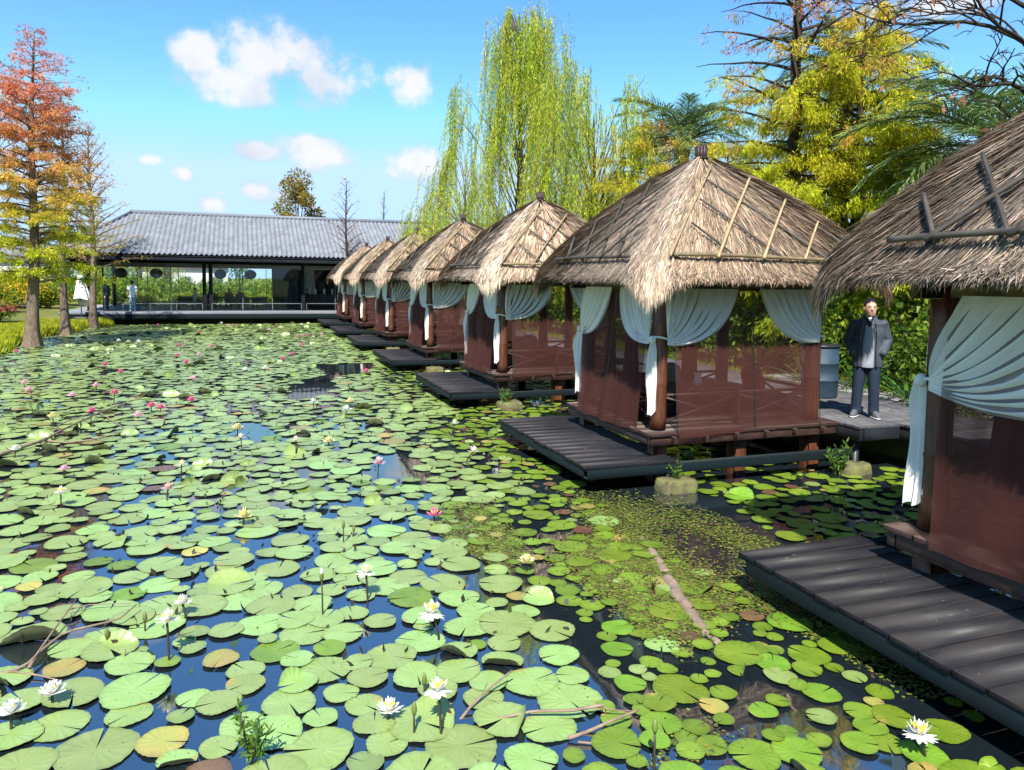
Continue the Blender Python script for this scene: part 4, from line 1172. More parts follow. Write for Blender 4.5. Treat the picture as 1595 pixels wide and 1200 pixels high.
def cypress(label, base, H, r0, R_, seed, colf, leafN=14, leafL=.11, leafW=.035, first=.16, droop=.5, limbs=None, flare=1.0, dens=lambda h: 1.0, trunkmat='bark', tw_len=1.0,
            prof=None, group=None, lean=(0, 0), up=.35, clump=0.0):
    r = np.random.default_rng(seed)
    root = thing('bald_cypress_tree', label, 'tree', base, 0, group)
    w, rad, geo = trunk_geo(H, r0, flare, r, lean)
    Acc().add(geo).build('trunk', M[trunkmat], root, smooth=True)
    br = Acc(); LP = []; LD = []; LC = []; LS = []
    n = limbs or int(H * 6)
    prof = prof or (lambda h: (1 - h) ** .75 * .95 + .05)
    for k in range(n):
        h = first + (1 - first) * (k + r.uniform(0, 1)) / n
        if h > .985: continue
        az = k * 2.39996 + r.uniform(-.5, .5)
        zi = np.interp(h * H, w[:, 2] + .25, np.arange(len(w)))
        p0 = np.array([np.interp(zi, np.arange(len(w)), w[:, c]) for c in range(3)])
        L = R_ * prof(h) * r.uniform(.6, 1.12)
        e = up * (.4 + h) + r.uniform(-.1, .15)
        d = np.array([math.cos(az) * math.cos(e), math.sin(az) * math.cos(e), math.sin(e)])
        m_ = 7; t = np.linspace(0, 1, m_)
        pts = p0 + d[None] * (t * L)[:, None]; pts[:, 2] -= droop * .35 * L * t ** 2
        pts += np.cumsum(r.normal(0, .02 * L, (m_, 3)), 0) * t[:, None]
        rb = max(.008, min(.25 * r0, .016 * L + .006))
        br.add(tube(pts, rb * (1 - t * .85), 5, False))
        nt_ = max(3, int(L * 7 * dens(h)))
        for q in range(nt_):
            s = r.uniform(.12, 1.0) ** .8
            pt = np.array([np.interp(s, t, pts[:, c]) for c in range(3)])
            side = np.cross(d, [0, 0, 1.0]) * r.choice([-1, 1]) + d * r.uniform(.2, .9)
            side[2] += r.uniform(-.35, .45); side /= np.linalg.norm(side)
            tl = tw_len * r.uniform(.25, .6) * (.5 + .25 * L * (1 - s * .5))
            tt = np.linspace(0, 1, 4)
            tp = pt + side[None] * (tt * tl)[:, None]; tp[:, 2] -= droop * .55 * tl * tt ** 1.7
            if q % 2 == 0: br.add(tube(tp, [.006, .005, .004, .002], 3, False))
            ln = int(leafN * tl / .4 * dens(h) * r.uniform(.5, 1.4)) + 2
            u = r.uniform(.1, 1.05, ln)
            P = np.stack([np.interp(u, tt, tp[:, c]) for c in range(3)], -1) + r.normal(0, .06, (ln, 3)); P[:, 2] -= r.uniform(0, .38, ln) * clump
            D = side[None] * .5 + r.normal(0, .45, (ln, 3)) + np.array([0, 0, -.35 - clump])
            c0 = colf(h, r) * r.lognormal(0, .16)
            LP.append(P); LD.append(D); LC.append(np.clip(c0[None] * r.lognormal(0, .18, (ln, 1)), .004, .75)); LS.append(r.uniform(.6, 1.35, ln))
    br.build('branches', M['twig' if trunkmat == 'bark' else 'barkdark'], root, smooth=True)
    P = np.concatenate(LP); D = np.concatenate(LD); C = np.concatenate(LC); S_ = np.concatenate(LS)
    o = Acc().add(leafquads(P, D, leafL * S_, leafW * S_, r), np.repeat(C, 4, 0)).build('foliage', M['leaf'], root); tag(o, kind='stuff')
    return root
def grad(stops):
    hs_ = [s[0] for s in stops]; cs = np.array([s[1] for s in stops])
    def f(h, r):
        h = h + r.normal(0, .06)
        return np.array([np.interp(h, hs_, cs[:, c]) for c in range(3)])
    return f
YG, GOLD, ORG, RED, RUST, LIME = (.40, .42, .02), (.62, .44, .07), (.66, .34, .11), (.66, .22, .12), (.42, .20, .10), (.33, .44, .02)
g_left = 'bald cypresses on the grassy bank'
b1 = onz(50, 541, 0.0)
cypress('red topped bald cypress with thick fluted trunk standing at the grassy bank edge', (b1[0], b1[1], 0), 12.2, .21, 2.9, 21,
        grad([(0, LIME), (.34, YG), (.46, GOLD), (.58, ORG), (.72, RED), (.9, RED), (1, RUST)]), 34, .13, .030, .22, .6, 112, 1.25, lambda h: 1.25 if h < .8 else .8, group=g_left,
        prof=lambda h: np.interp(h, [0, .25, .45, .7, .85, 1], [.7, .85, 1.0, .72, .45, .08]), lean=(.35, 0))
b2 = onz(103, 523, 0.0)
cypress('slender yellow bald cypress between the two other bank cypresses', (b2[0], b2[1], 0), 11.3, .17, 2.4, 22,
        grad([(0, YG), (.4, GOLD), (.6, ORG), (.8, ORG), (1, RUST)]), 13, .13, .028, .34, .5, 80, 1.25, lambda h: .75, group=g_left, lean=(.2, 0),
        prof=lambda h: np.interp(h, [0, .4, .7, .85, 1], [.8, 1, .75, .5, .08]))
b3 = onz(146, 512, 0.0)
cypress('thinly leaved orange bald cypress nearest the pavilion corner', (b3[0], b3[1], 0.0), 10.8, .17, 2.9, 23,
        grad([(0, GOLD), (.5, GOLD), (.7, ORG), (1, RUST)]), 10, .12, .028, .30, .35, 74, 1.2, lambda h: .6, group=g_left, up=.7,
        prof=lambda h: np.interp(h, [0, .35, .6, .85, 1], [.7, 1.0, .85, .45, .08]))
# golden cypress behind the huts
CG = onx(1226, 440, 12.6)
cypress('large golden green bald cypress with dark trunk rising behind the hut beside the man', (CG[0], CG[1], .55), 14.5, .20, 3.3, 31,
        grad([(0, LIME), (.40, (.42, .43, .015)), (.44, YG), (.50, GOLD), (.56, RUST), (1, RUST)]), 66, .135, .022, .14, .8, 108, .8,
        lambda h: 1.15 if h < .40 else .6 if h < .52 else .34, 'barkdark', 1.1, lambda h: np.interp(h, [0, .3, .52, .68, .85, 1], [.85, 1.0, .95, .85, .45, .08]), None, (.1, .2), .45, .5)
c2 = onx(1330, 440, 13.6)
cypress('golden bald cypress with full crown beside the palms', (c2[0], c2[1], .55), 8.9, .18, 3.0, 35,
        grad([(0, LIME), (.5, (.46, .43, .015)), (.8, YG), (1, GOLD)]), 70, .135, .022, .14, .8, 78, .8, lambda h: 1.2, 'barkdark', 1.1,
        lambda h: np.interp(h, [0, .3, .7, 1], [.8, 1.0, .8, .15]), None, (0, 0), .45, .5)
c3 = onx(1010, 440, 14.0)
cypress('orange tinged bald cypress between the willow and the golden cypress', (c3[0], c3[1], .55), 8.4, .16, 3.3, 33,
        grad([(0, LIME), (.55, YG), (.8, (.50, .40, .04)), (.95, GOLD), (1, ORG)]), 50, .13, .026, .12, .8, 68, .8, lambda h: 1.0, 'barkdark', 1.1,
        lambda h: np.interp(h, [0, .3, .75, 1], [.8, 1.0, .8, .2]), None, (0, 0), .3, .4)
c4 = onx(1130, 440, 14.5)
cypress('low yellow green bald cypress behind the roof of the sixth hut', (c4[0], c4[1], .55), 6.8, .15, 2.9, 34,
        grad([(0, LIME), (.6, YG), (1, GOLD)]), 66, .13, .026, .12, .8, 58, .8, lambda h: 1.0, 'barkdark', 1.1, lambda h: np.interp(h, [0, .3, .75, 1], [.8, 1.0, .8, .2]), None, (0, 0), .3, .4)
# sparse rusty cypress before the pavilion's roof
b4 = ony(528, 470, 47.0)
cypress('nearly bare rusty cypress standing before the pavilion roof beside the far hut', (5.9, 45.5, 0.0), 8.9, .11, 2.3, 41,
        grad([(0, RUST), (1, (.40, .15, .06))]), 4, .14, .045, .36, .4, 40, .5, lambda h: .35, 'barkdark', 1.0, lambda h: np.interp(h, [0, .4, .8, 1], [.8, 1.0, .5, .1]), None, (0, 0), .75)
bz = ony(598, 440, 62)
cypress('bare thin cypress behind the pavilion roof', (bz[0], 62, .5), 9.8, .12, 2.2, 42, grad([(0, RUST), (1, RUST)]), 1, .12, .03, .3, .2, 44, .5, lambda h: .12, 'barkdark', .9, None, None, (0, 0), .8)

def broadleaf(label, base, H, R_, seed, cols, wts, n, L, Wd, trunk_h=.35, name='broadleaf_tree', squash=.9, tr=.16, group=None, blobs=14, cat='tree'):
    r = np.random.default_rng(seed)
    root = thing(name, label, cat, base, 0, group)
    w, rad, geo = trunk_geo(H * .8, tr, .6, r)
    Acc().add(geo).build('trunk', M['barkdark'], root, smooth=True)
    br = Acc(); cen = []
    for k in range(blobs):
        az = k * 2.4 + r.uniform(-.3, .3); h = trunk_h + (1 - trunk_h) * (k + .5) / blobs
        rr = R_ * math.sin(math.pi * min(1, (h - trunk_h) / (1 - trunk_h) * .85 + .15)) * r.uniform(.45, .85)
        c = np.array([math.cos(az) * rr, math.sin(az) * rr, h * H - R_ * .12]); cen.append((c, R_ * r.uniform(.28, .5)))
        br.add(tube([(0, 0, max(.3, h * H * .55)), c * [.5, .5, 1] * [1, 1, .9], c], [.05, .035, .01], 5, False))
    br.build('branches', M['barkdark'], root, smooth=True)
    P = []; C = []
    for c, rr in cen:
        m_ = n // blobs
        d = r.normal(size=(m_, 3)); d /= np.linalg.norm(d, axis=1)[:, None]
        q = c + d * (rr * r.uniform(.35, 1.08, m_) ** .6)[:, None] * [1, 1, squash]
        P.append(q); C.append(pick(cols, wts, m_, r) * r.lognormal(0, .12) * r.lognormal(0, .15, (m_, 1)))
    P = np.concatenate(P); C = np.concatenate(C)
    D = r.normal(size=P.shape) + [0, 0, -.25]
    S_ = r.uniform(.6, 1.3, len(P))
    o = Acc().add(leafquads(P, D, L * S_, Wd * S_, r), np.repeat(np.clip(C, 0, .8), 4, 0)).build('foliage', M['leaf'], root); tag(o, kind='stuff')
    return root
pt = ony(465, 440, 66)
broadleaf('round orange and green tree rising behind the pavilion ridge', (pt[0], 66, .5), 11.0, 2.5, 51, [(.30, .22, .04), (.14, .19, .04), (.36, .17, .04)], [3, 3, 2], 9000, .22, .12, .3)

def willow(label, base, H, seed, rad_f, n, cols, wts, off=(0, 0), maxlen=3.4):
    r = np.random.default_rng(seed)
    root = thing('willow_tree', label, 'tree', base)
    w, rd, geo = trunk_geo(H * .82, .26, .5, r)
    Acc().add(geo).build('trunk', M['barkdark'], root, smooth=True)
    br = Acc(); P = []; D = []; C = []
    nc = max(10, n // 26)
    sprays = [(r.uniform(.28, 1.0) ** 1.15, r.uniform(0, 2 * math.pi), math.sqrt(r.uniform(.08, 1.0))) for _ in range(nc)]     # twigs hang in bunches from each bough
    for k in range(n):
        h, az, q_ = sprays[r.integers(nc)]
        h = min(1.0, max(.2, h + r.normal(0, .035))); az = az + r.normal(0, .16) / max(.35, q_)
        rr = rad_f(h) * min(1.05, max(.02, q_ + r.normal(0, .09)))
        top = np.array([off[0] * (1 - h) + math.cos(az) * rr, off[1] * (1 - h) + math.sin(az) * rr, h * H + r.normal(0, .2)])
        if k % 9 == 0:
            s0 = np.array([0, 0, max(1.5, top[2] - rr * 1.1 - 1.0)])
            mid = (s0 + top) / 2 + [0, 0, .5]
            t = np.linspace(0, 1, 8)[:, None]
            br.add(tube(s0 * (1 - t) ** 2 + 2 * mid * t * (1 - t) + top * t ** 2, np.linspace(.03, .008, 8), 5, False))
        L = r.uniform(.9, maxlen) * (.55 + .45 * min(1, top[2] / 6))
        L = min(L, top[2] - r.uniform(1.2, 2.6))
        if L < .4: continue
        sway = r.normal(0, .07, 2)
        outw = np.array([math.cos(az), math.sin(az)]) * r.uniform(.05, .30)
        m_ = int(L / .036)
        t = np.linspace(0, 1, m_)
        q = np.stack([top[0] + outw[0] * (1 - (1 - t) ** 3) + sway[0] * t * L, top[1] + outw[1] * (1 - (1 - t) ** 3) + sway[1] * t * L, top[2] + .12 * np.sin(np.clip(t * 8, 0, math.pi)) - L * t], -1)
        if k % 2 == 0: br.add(tube(q[::max(1, m_ // 5)], .006, 3, False))
        P.append(q + r.normal(0, .018, q.shape))
        D.append(r.normal(0, .38, q.shape) + [0, 0, -1.0])
        c = pick(cols, wts, 1, r)[0] * r.lognormal(0, .2)
        C.append(np.clip(c[None] * r.lognormal(0, .15, (m_, 1)), 0, .7))
    br.build('branches', M['twig'], root, smooth=True)
    P = np.concatenate(P); D = np.concatenate(D); C = np.concatenate(C)
    S_ = r.uniform(.7, 1.3, len(P))
    o = Acc().add(leafquads(P, D, .15 * S_, .022 * S_, r), np.repeat(C, 4, 0)).build('foliage', M['leaf'], root); tag(o, kind='stuff')
    return root
WC = [(.34, .46, .03), (.44, .50, .03), (.18, .30, .03), (.52, .47, .04)]
willow('tall weeping willow with long yellow green twigs behind the middle huts', (11.2, 30.0, .55), 13.3, 61,
       lambda h: np.interp(h, [0, .35, .5, .62, .8, .95, 1], [5.2, 5.0, 3.8, 3.0, 2.7, 2.2, .9]), 1700, WC, [4, 3.5, 2.2, 1.2])
willow('second weeping willow right of the tall one, behind the fifth hut', (12.4, 25.4, .55), 10.6, 62,
       lambda h: np.interp(h, [0, .5, .8, .95, 1], [2.8, 2.6, 2.3, 1.8, .9]), 850, WC, [4, 4, 1.5, 1.5])
willow('small weeping willow with loose twigs near the pavilion end of the huts', (10.9, 37.5, .55), 9.2, 63,
       lambda h: np.interp(h, [0, .5, .8, 1], [3.4, 3.0, 2.2, .7]), 650, WC, [4, 2, 2, 2])

# palms: pinnate fronds, each frond a part
def frond_mesh(L, seed, nl=46, droopk=.55, lw=.026, ll=.60):
    r = np.random.default_rng(seed)
    a = Acc(); t = np.linspace(0, 1, 12)
    spine = np.stack([L * (t - .12 * t ** 3), t * 0, .42 * L * t - droopk * L * t ** 2.1], -1)
    a.add(tube(spine, np.linspace(.028, .005, 12), 5, False), (.16, .17, .05))
    P = []; D = []; Ls = []
    for k in range(nl):
        s = .14 + .86 * (k + .5) / nl
        p = np.array([np.interp(s, t, spine[:, c]) for c in range(3)]); tg = np.array([1 - .36 * s * s, 0, .42 - 2.1 * droopk * s ** 1.1]); tg /= np.linalg.norm(tg)
        for sd_ in (-1, 1):
            d = tg * (.55 + .5 * s) + np.array([0, sd_ * (1.0 - .35 * s), r.uniform(.0, .35)]) + r.normal(0, .08, 3)
            P.append(p); D.append(d); Ls.append(ll * (math.sin(math.pi * (.16 + .80 * s)) ** .7) * r.uniform(.85, 1.1) + .05)
    P, D, Ls = np.array(P), np.array(D), np.array(Ls); D /= np.linalg.norm(D, axis=1)[:, None]
    up = np.tile([0, 0, 1.0], (len(P), 1)) + r.normal(0, .3, P.shape)
    S = np.cross(D, up); S /= np.linalg.norm(S, axis=1)[:, None]
    mid = P + D * (Ls * .5)[:, None]; tip = P + D * Ls[:, None] - np.array([0, 0, 1]) * (Ls * .22)[:, None]
    V = np.stack([P - S * lw * .3, P + S * lw * .3, mid - S * lw * .5, mid + S * lw * .5, tip], 1).reshape(-1, 3)
    b0 = np.arange(len(P))[:, None] * 5
    c = np.array((.15, .225, .07))[None] * r.lognormal(0, .2, (len(P), 1))
    a.add((V, [b0 + np.array([[0, 1, 3, 2]]), b0 + np.array([[2, 3, 4]])]), np.repeat(c, 5, 0))
    return a.mesh('frond')
FRONDS = [frond_mesh(2.7, 1, 62, .52), frond_mesh(2.9, 2, 66, .68), frond_mesh(2.4, 3, 58, .40), frond_mesh(2.6, 4, 62, .85)]
for f_ in FRONDS: f_.materials.append(M['leafgloss'])
def palm(label, base, H, nf, seed, sc=1.0):
    r = random.Random(seed)
    root = thing('date_palm', label, 'palm', base, 0, 'palms behind the huts')
    rr = np.random.default_rng(seed)
    z = np.linspace(-.2, H, 40)
    rad = .17 + .035 * (np.arange(40) % 2) + .10 * np.exp(-(z + .2) / .4) + .06 * np.exp(-((z - H) / .5) ** 2)
    Acc().add(tube(np.stack([.1 * np.sin(z * .4), .08 * np.sin(z * .3 + 1), z], -1), rad, 12)).build('trunk', M['barkdark'], root, smooth=False)
    for k in range(nf):
        az = k * 2.39996 + r.uniform(-.2, .2); el = .75 - 1.25 * (k / nf) ** 1.1 + r.uniform(-.12, .12)
        o = obj('frond', FRONDS[(k * 7 + seed) % 4], None, root, (.1 * math.sin(H * .4), .08 * math.sin(H * .3 + 1), H - .05))
        o.rotation_euler = (r.uniform(-.15, .15), -el, az); s = sc * r.uniform(.85, 1.12); o.scale = (s, s, s)
    return root
p = onx(1065, 222, 16.0); palm('date palm showing over the roof left of the golden cypress', (p[0], p[1], .55), p[2] - .55, 34, 1, 1.3)
p = onx(1320, 110, 16.5); palm('tall date palm behind the golden cypress', (p[0], p[1], .55), p[2] - .55, 30, 2)
p = onx(1560, 235, 13.8); palm('dark date palm with long fronds over the seventh hut roof', (p[0], p[1], .55), p[2] - .55, 38, 3, 1.12)
p = onx(1480, 300, 17.5); palm('low date palm between the golden cypress and the dark palm', (p[0], p[1], .55), p[2] - .55, 30, 4, 1.2)

# bare trees
def bare_tree(label, base, H, seed, r0=.16, lean=(0, 0), spread=.75, levels=5, leafc=None, first=.35, name='bare_tree'):
    r = np.random.default_rng(seed)
    root = thing(name, label, 'tree', base)
    w, rad, geo = trunk_geo(H * .75, r0, .5, r, lean)
    Acc().add(geo).build('trunk', M['barkdark'], root, smooth=True)
    a = Acc(); tips = []
    def grow(p, d, L, rb, lev):
        t = np.linspace(0, 1, 6)
        bend = r.normal(0, .22, 3)
        pts = p + d[None] * (t * L)[:, None] + bend[None] * (t ** 2 * L * .5)[:, None]
        a.add(tube(pts, rb * (1 - .55 * t), 5 if lev < 2 else 3, False))
        tips.append(pts[-1])
        if lev >= levels: return
        for q in range(r.integers(2, 4)):
            s = r.uniform(.45, 1.0); pp = np.array([np.interp(s, t, pts[:, c]) for c in range(3)])
            nd_ = d + bend * .4 + r.normal(0, spread * .62, 3); nd_[2] += .05; nd_ /= np.linalg.norm(nd_)
            grow(pp, nd_, L * r.uniform(.5, .8), rb * .5, lev + 1)
    for k in range(18):
        h = first + (1 - first) * k / 18; az = k * 2.4 + r.uniform(-.3, .3)
        zi = np.clip(h, 0, 1) * (len(w) - 1)
        p0 = np.array([np.interp(h * H * .75, w[:, 2], w[:, c]) for c in range(3)])
        e = r.uniform(.25, .9); d = np.array([math.cos(az) * math.cos(e), math.sin(az) * math.cos(e), math.sin(e)])
        grow(p0, d, H * .26 * (1.15 - .5 * h), r0 * .32 * (1.1 - .6 * h), 1)
    a.build('branches', M['barkdark'], root, smooth=True)
    if leafc is not None:
        P = np.array(tips); P = np.repeat(P, 3, 0) + r.normal(0, .08, (len(P) * 3, 3)); P = P[r.random(len(P)) < .4]
        C = np.tile(leafc, (len(P), 1)) * r.lognormal(0, .2, (len(P), 1))
        o = Acc().add(leafquads(P, r.normal(0, .5, P.shape) + [0, 0, -.7], .14, .05, r), np.repeat(C, 4, 0)).build('foliage', M['leaf'], root); tag(o, kind='stuff')
    return root
def sweeping_tree(label, base, H, seed):
    """leafless tree whose long limbs sweep out towards the huts"""
    r = np.random.default_rng(seed); root = thing('bare_tree', label, 'tree', base)
    w, rad, geo = trunk_geo(H, .15, .5, r, (-.5, .3)); Acc().add(geo).build('trunk', M['barkdark'], root, smooth=True)
    a = Acc(); tips = []
    def limb_(p, d, L, rb, lev):
        m_ = 9; t = np.linspace(0, 1, m_)
        side = np.cross(d, [0, 0, 1.0]); b1_, b2_ = r.normal(0, .16), r.normal(0, .14)
        pts = p + d[None] * (t * L)[:, None] + side[None] * (b1_ * L * t ** 2)[:, None]; pts[:, 2] += b2_ * L * t ** 2 - .10 * L * t ** 3 + .06 * L * np.sin(t * 6)
        a.add(tube(pts, rb * (1 - .8 * t) + .003, 6 if lev == 0 else 4, False)); tips.append(pts[-1])
        if lev >= 3: return
        for q in range((7, 4, 2)[lev]):
            s_ = r.uniform(.22, .98); pp = np.array([np.interp(s_, t, pts[:, c]) for c in range(3)])
            nd_ = d + side * r.choice([-1, 1]) * r.uniform(.4, .9) + np.array([0, 0, r.normal(.05, .38)]); nd_ /= np.linalg.norm(nd_)
            limb_(pp, nd_, L * (1 - .6 * s_) * r.uniform(.45, .75), rb * (1 - .75 * s_) * .55 + .002, lev + 1)
    for k in range(11):
        h = .36 + .60 * k / 11; az = (R(155) + r.normal(0, .55)) if k % 4 else r.uniform(0, 6.28); e = r.uniform(.05, .45)
        p0 = np.array([np.interp(h * H, w[:, 2], w[:, c]) for c in range(3)])
        limb_(p0, np.array([math.cos(az) * math.cos(e), math.sin(az) * math.cos(e), math.sin(e)]), r.uniform(2.6, 4.0) * (1.15 - .5 * h), .05 * (1.1 - .6 * h), 0)
    a.build('branches', M['barkdark'], root, smooth=True)
    P = np.repeat(np.array(tips), 2, 0); P = P[r.random(len(P)) < .06] + [0, 0, -.02]
    o = Acc().add(leafquads(P, r.normal(0, .4, P.shape) + [0, 0, -1.0], .16, .05, r), np.tile((.34, .15, .06), (len(P) * 4, 1))).build('foliage', M['leaf'], root); tag(o, kind='stuff')
p = onx(1648, 440, 11.8)
sweeping_tree('bare dark tree reaching its twigs over the seventh hut roof', (p[0], p[1], .55), 9.0, 71)
p = onz(-75, 540, 0)
bare_tree('bare tree at the grassy bank beyond the red topped cypress', (p[0], p[1] + 1.5, .3), 12.5, 72, .16, (.4, 0), .6, 5, (.30, .13, .05), .4)

# shrubs and hedges
def shrub(label, base, rx, ry, h, seed, cols, wts, n, L, Wd, name='shrub', group=None, flowers=None, core=True):
    r = np.random.default_rng(seed)
    root = thing(name, label, 'shrub', base, r.uniform(0, 6) * 0, group)
    st = Acc()
    for k in range(7):
        az = k * .9; st.add(tube([(.06 * math.cos(az), .06 * math.sin(az), -.1), (rx * .3 * math.cos(az), ry * .3 * math.sin(az), h * .4), (rx * .55 * math.cos(az), ry * .55 * math.sin(az), h * .75)], [.03, .02, .008], 5, False))
    st.build('stems', M['barkdark'], root, smooth=True)
    nb = 16; P = []; C = []
    for k in range(nb):
        az = k * 2.4; q = math.sqrt((k + .5) / nb)
        c = np.array([rx * .72 * q * math.cos(az), ry * .72 * q * math.sin(az), h * (.25 + .48 * r.uniform(.2, 1) * (1 - .35 * q))])
        m_ = n // nb; d = r.normal(size=(m_, 3)); d /= np.linalg.norm(d, axis=1)[:, None]
        rr = np.array([rx * .42, ry * .42, h * .32])
        pp = c + d * rr * (r.uniform(.2, 1.05, m_) ** .5)[:, None]
        P.append(pp); C.append(pick(cols, wts, m_, r) * r.lognormal(0, .12) * r.lognormal(0, .15, (m_, 1)))
    P = np.concatenate(P); C = np.concatenate(C); k = P[:, 2] > .02; P, C = P[k], C[k]
    if flowers is not None:
        f = r.random(len(P)) < flowers[1]; f &= P[:, 2] > h * .45; C[f] = np.array(flowers[0]) * r.lognormal(0, .2, (f.sum(), 1))
    D = r.normal(size=P.shape) + [0, 0, .2]; S_ = r.uniform(.6, 1.3, len(P))
    o = Acc().add(leafquads(P, D, L * S_, Wd * S_, r), np.repeat(np.clip(C, 0, .8), 4, 0)).build('foliage', M['leaf'], root); tag(o, kind='stuff')
    return root
GR = [(.08, .15, .025), (.14, .24, .025), (.25, .33, .03)]
YE = [(.62, .48, .03), (.46, .46, .03), (.64, .40, .03)]
r = random.Random(9)
# right garden, along the walkway
for k, yy in enumerate(np.arange(3.0, 45, 2.6)):
    far = yy > 20
    shrub('leafy green garden shrub behind the walkway, level with the %s hut' % ORD[int(np.clip(round((yy - HY0) / HSTEP), 0, 6))], (12.3 + r.uniform(-.4, .5), yy + r.uniform(-.4, .4), .5), 1.5, 1.5, r.uniform(1.9, 2.7), 100 + k, GR, [3, 3, 1.6], 1300 if far else 2600, .2 if far else .15, .10 if far else .07, group='green shrubs behind the walkway')
p = onx(1368, 480, 13.2)
shrub('sunlit yellow green bush behind the standing man', (p[0] + .3, p[1], .5), 1.3, 1.6, 3.0, 140, [(.30, .34, .02), (.20, .28, .02)], [3, 2], 4200, .12, .07)
for k, (x, yy) in enumerate(((14.5, 12), (15, 18), (15, 24), (15, 33), (14.5, 40), (16, 7), (17, 2))):
    shrub('tall dark background shrub behind the garden row', (x, yy, .5), 2.4, 2.4, 3.9, 160 + k, GR, [4, 3, 1], 3000, .24, .13, group='tall shrubs behind the garden')
# strap leaved plants by the path
def strap_plant(label, base, n, L, seed, group):
    r = np.random.default_rng(seed); root = thing('strap_leaf_plant', label, 'plant', base, 0, group)
    for k in range(n):
        az = k * 2.4 + r.uniform(-.2, .2); e = r.uniform(.6, 1.35); l = L * r.uniform(.7, 1.1); t = np.linspace(0, 1, 7)
        hor = np.array([math.cos(az), math.sin(az), 0]); S = np.array([-hor[1], hor[0], 0])
        c = hor[None] * (l * math.cos(e) * t + .18 * l * t ** 2)[:, None]; c[:, 2] = l * math.sin(e) * t - .45 * l * math.cos(e) * t ** 2.2
        wv = .032 * np.sin(math.pi * (.12 + .86 * t)) * (L / .9)
        V = np.concatenate([c - S[None] * wv[:, None], c + [0, 0, -.008], c + S[None] * wv[:, None]]); m_ = 7
        Q = [[i_, i_ + 1, m_ + i_ + 1, m_ + i_] for i_ in range(m_ - 1)] + [[m_ + i_, m_ + i_ + 1, 2 * m_ + i_ + 1, 2 * m_ + i_] for i_ in range(m_ - 1)]
        Acc().add((V, np.array(Q)), np.array((.055, .15, .025)) * r.uniform(.7, 1.5)).build('leaf', M['leafgloss'], root, smooth=True)
    return root
for k, (x, yy, L) in enumerate(((10.95, 8.95, 1.05), (11.25, 8.2, 1.1), (11.2, 9.9, 1.0), (11.0, 7.2, .95), (11.4, 11.2, 1.0), (11.1, 12.4, .9))):
    strap_plant('green strap leaved plant beside the garden path', (x, yy, .56), 20, L, 200 + k, 'strap leaved plants by the path')
# blue grey drum behind the man
M['drum'] = mat('blue_painted_drum', (.03, .06, .09), (.02, .04, .06), rough=.6, scale=3, bump=.1)
p = onx(1313, 640, 10.1)
dr = thing('barrel', 'blue grey barrel behind the standing man', 'barrel', (9.75, 10.55, ZF - .004))
zz = np.array([0, .03, .30, .315, .33, .60, .615, .63, .88, .90]); rr = np.array([.30, .31, .31, .325, .31, .31, .325, .31, .31, .30])
Acc().add(tube(np.stack([zz * 0, zz * 0, zz], -1), rr, 24)).build('drum', M['drum'], dr, smooth=True)
Acc().add(tube([(0, 0, .901), (0, 0, .94)], .325, 24)).build('lid', M['black'], dr)
# stone path slabs in the garden
M['slab'] = mat('grey_stone_slab', (.24, .24, .23), (.17, .17, .165), rough=.85, scale=4, bump=.2)
pth = tag(bpy.data.objects.new('garden_path', None), kind='structure'); COL.objects.link(pth)
for k in range(9):
    Acc().add(box(10.75 + (k % 2) * .02, 11.9, 5.2 + k * .92, 5.2 + k * .92 + .86, .50, .68 + .01 * (k % 3), .015)).build('slab', M['slab'], pth)

# left bank and beyond
lb = lambda px, py, z=.3: onz(px, py, z)
for k, (px, py, rx, h, c, w_, lab) in enumerate((
        (20, 492, 2.3, 3.1, YE, [4, 2, 2], 'bright yellow bush left of the red topped cypress'),
        (75, 490, 1.5, 2.1, GR + YE[:1], [3, 3, 2, 2], 'green and yellow bush behind the red topped cypress'),
        (-40, 500, 2.2, 2.4, YE, [3, 3, 2], 'large yellow bush at the far end of the bank'))):
    q = lb(px, py); q = q * [1, 1, 0] * 1.12
    shrub(lab, (q[0], q[1], .45), rx, rx, h, 300 + k, c, w_, 4200, .17, .09)
q = lb(10, 505)
shrub('low shrub covered in pink flowers on the bank', (q[0] - .4, q[1], .38), .9, .9, 1.15, 310, GR, [3, 3, 2], 2400, .11, .07, flowers=((.70, .12, .17), .45))
for k in range(9):
    shrub('dark green hedge shrub behind the left bank', (-13.5 - (k % 3) * 1.4 - k * .3, 44 + k * 2.3, .45), 2.0, 2.0, 2.6 + .5 * (k % 3), 320 + k, GR, [3, 3, 1], 2200, .2, .11, group='hedge shrubs behind the left bank')
for k in range(5):
    broadleaf('green garden tree beyond the left bank', (-17 - k * 2.6, 50 + 5 * (k % 3), .45), 6.0 + (k % 2) * 1.2, 2.6, 340 + k, GR + [YE[1]], [3, 3, 2, 1], 4200, .24, .13, .25, group='trees beyond the left bank')
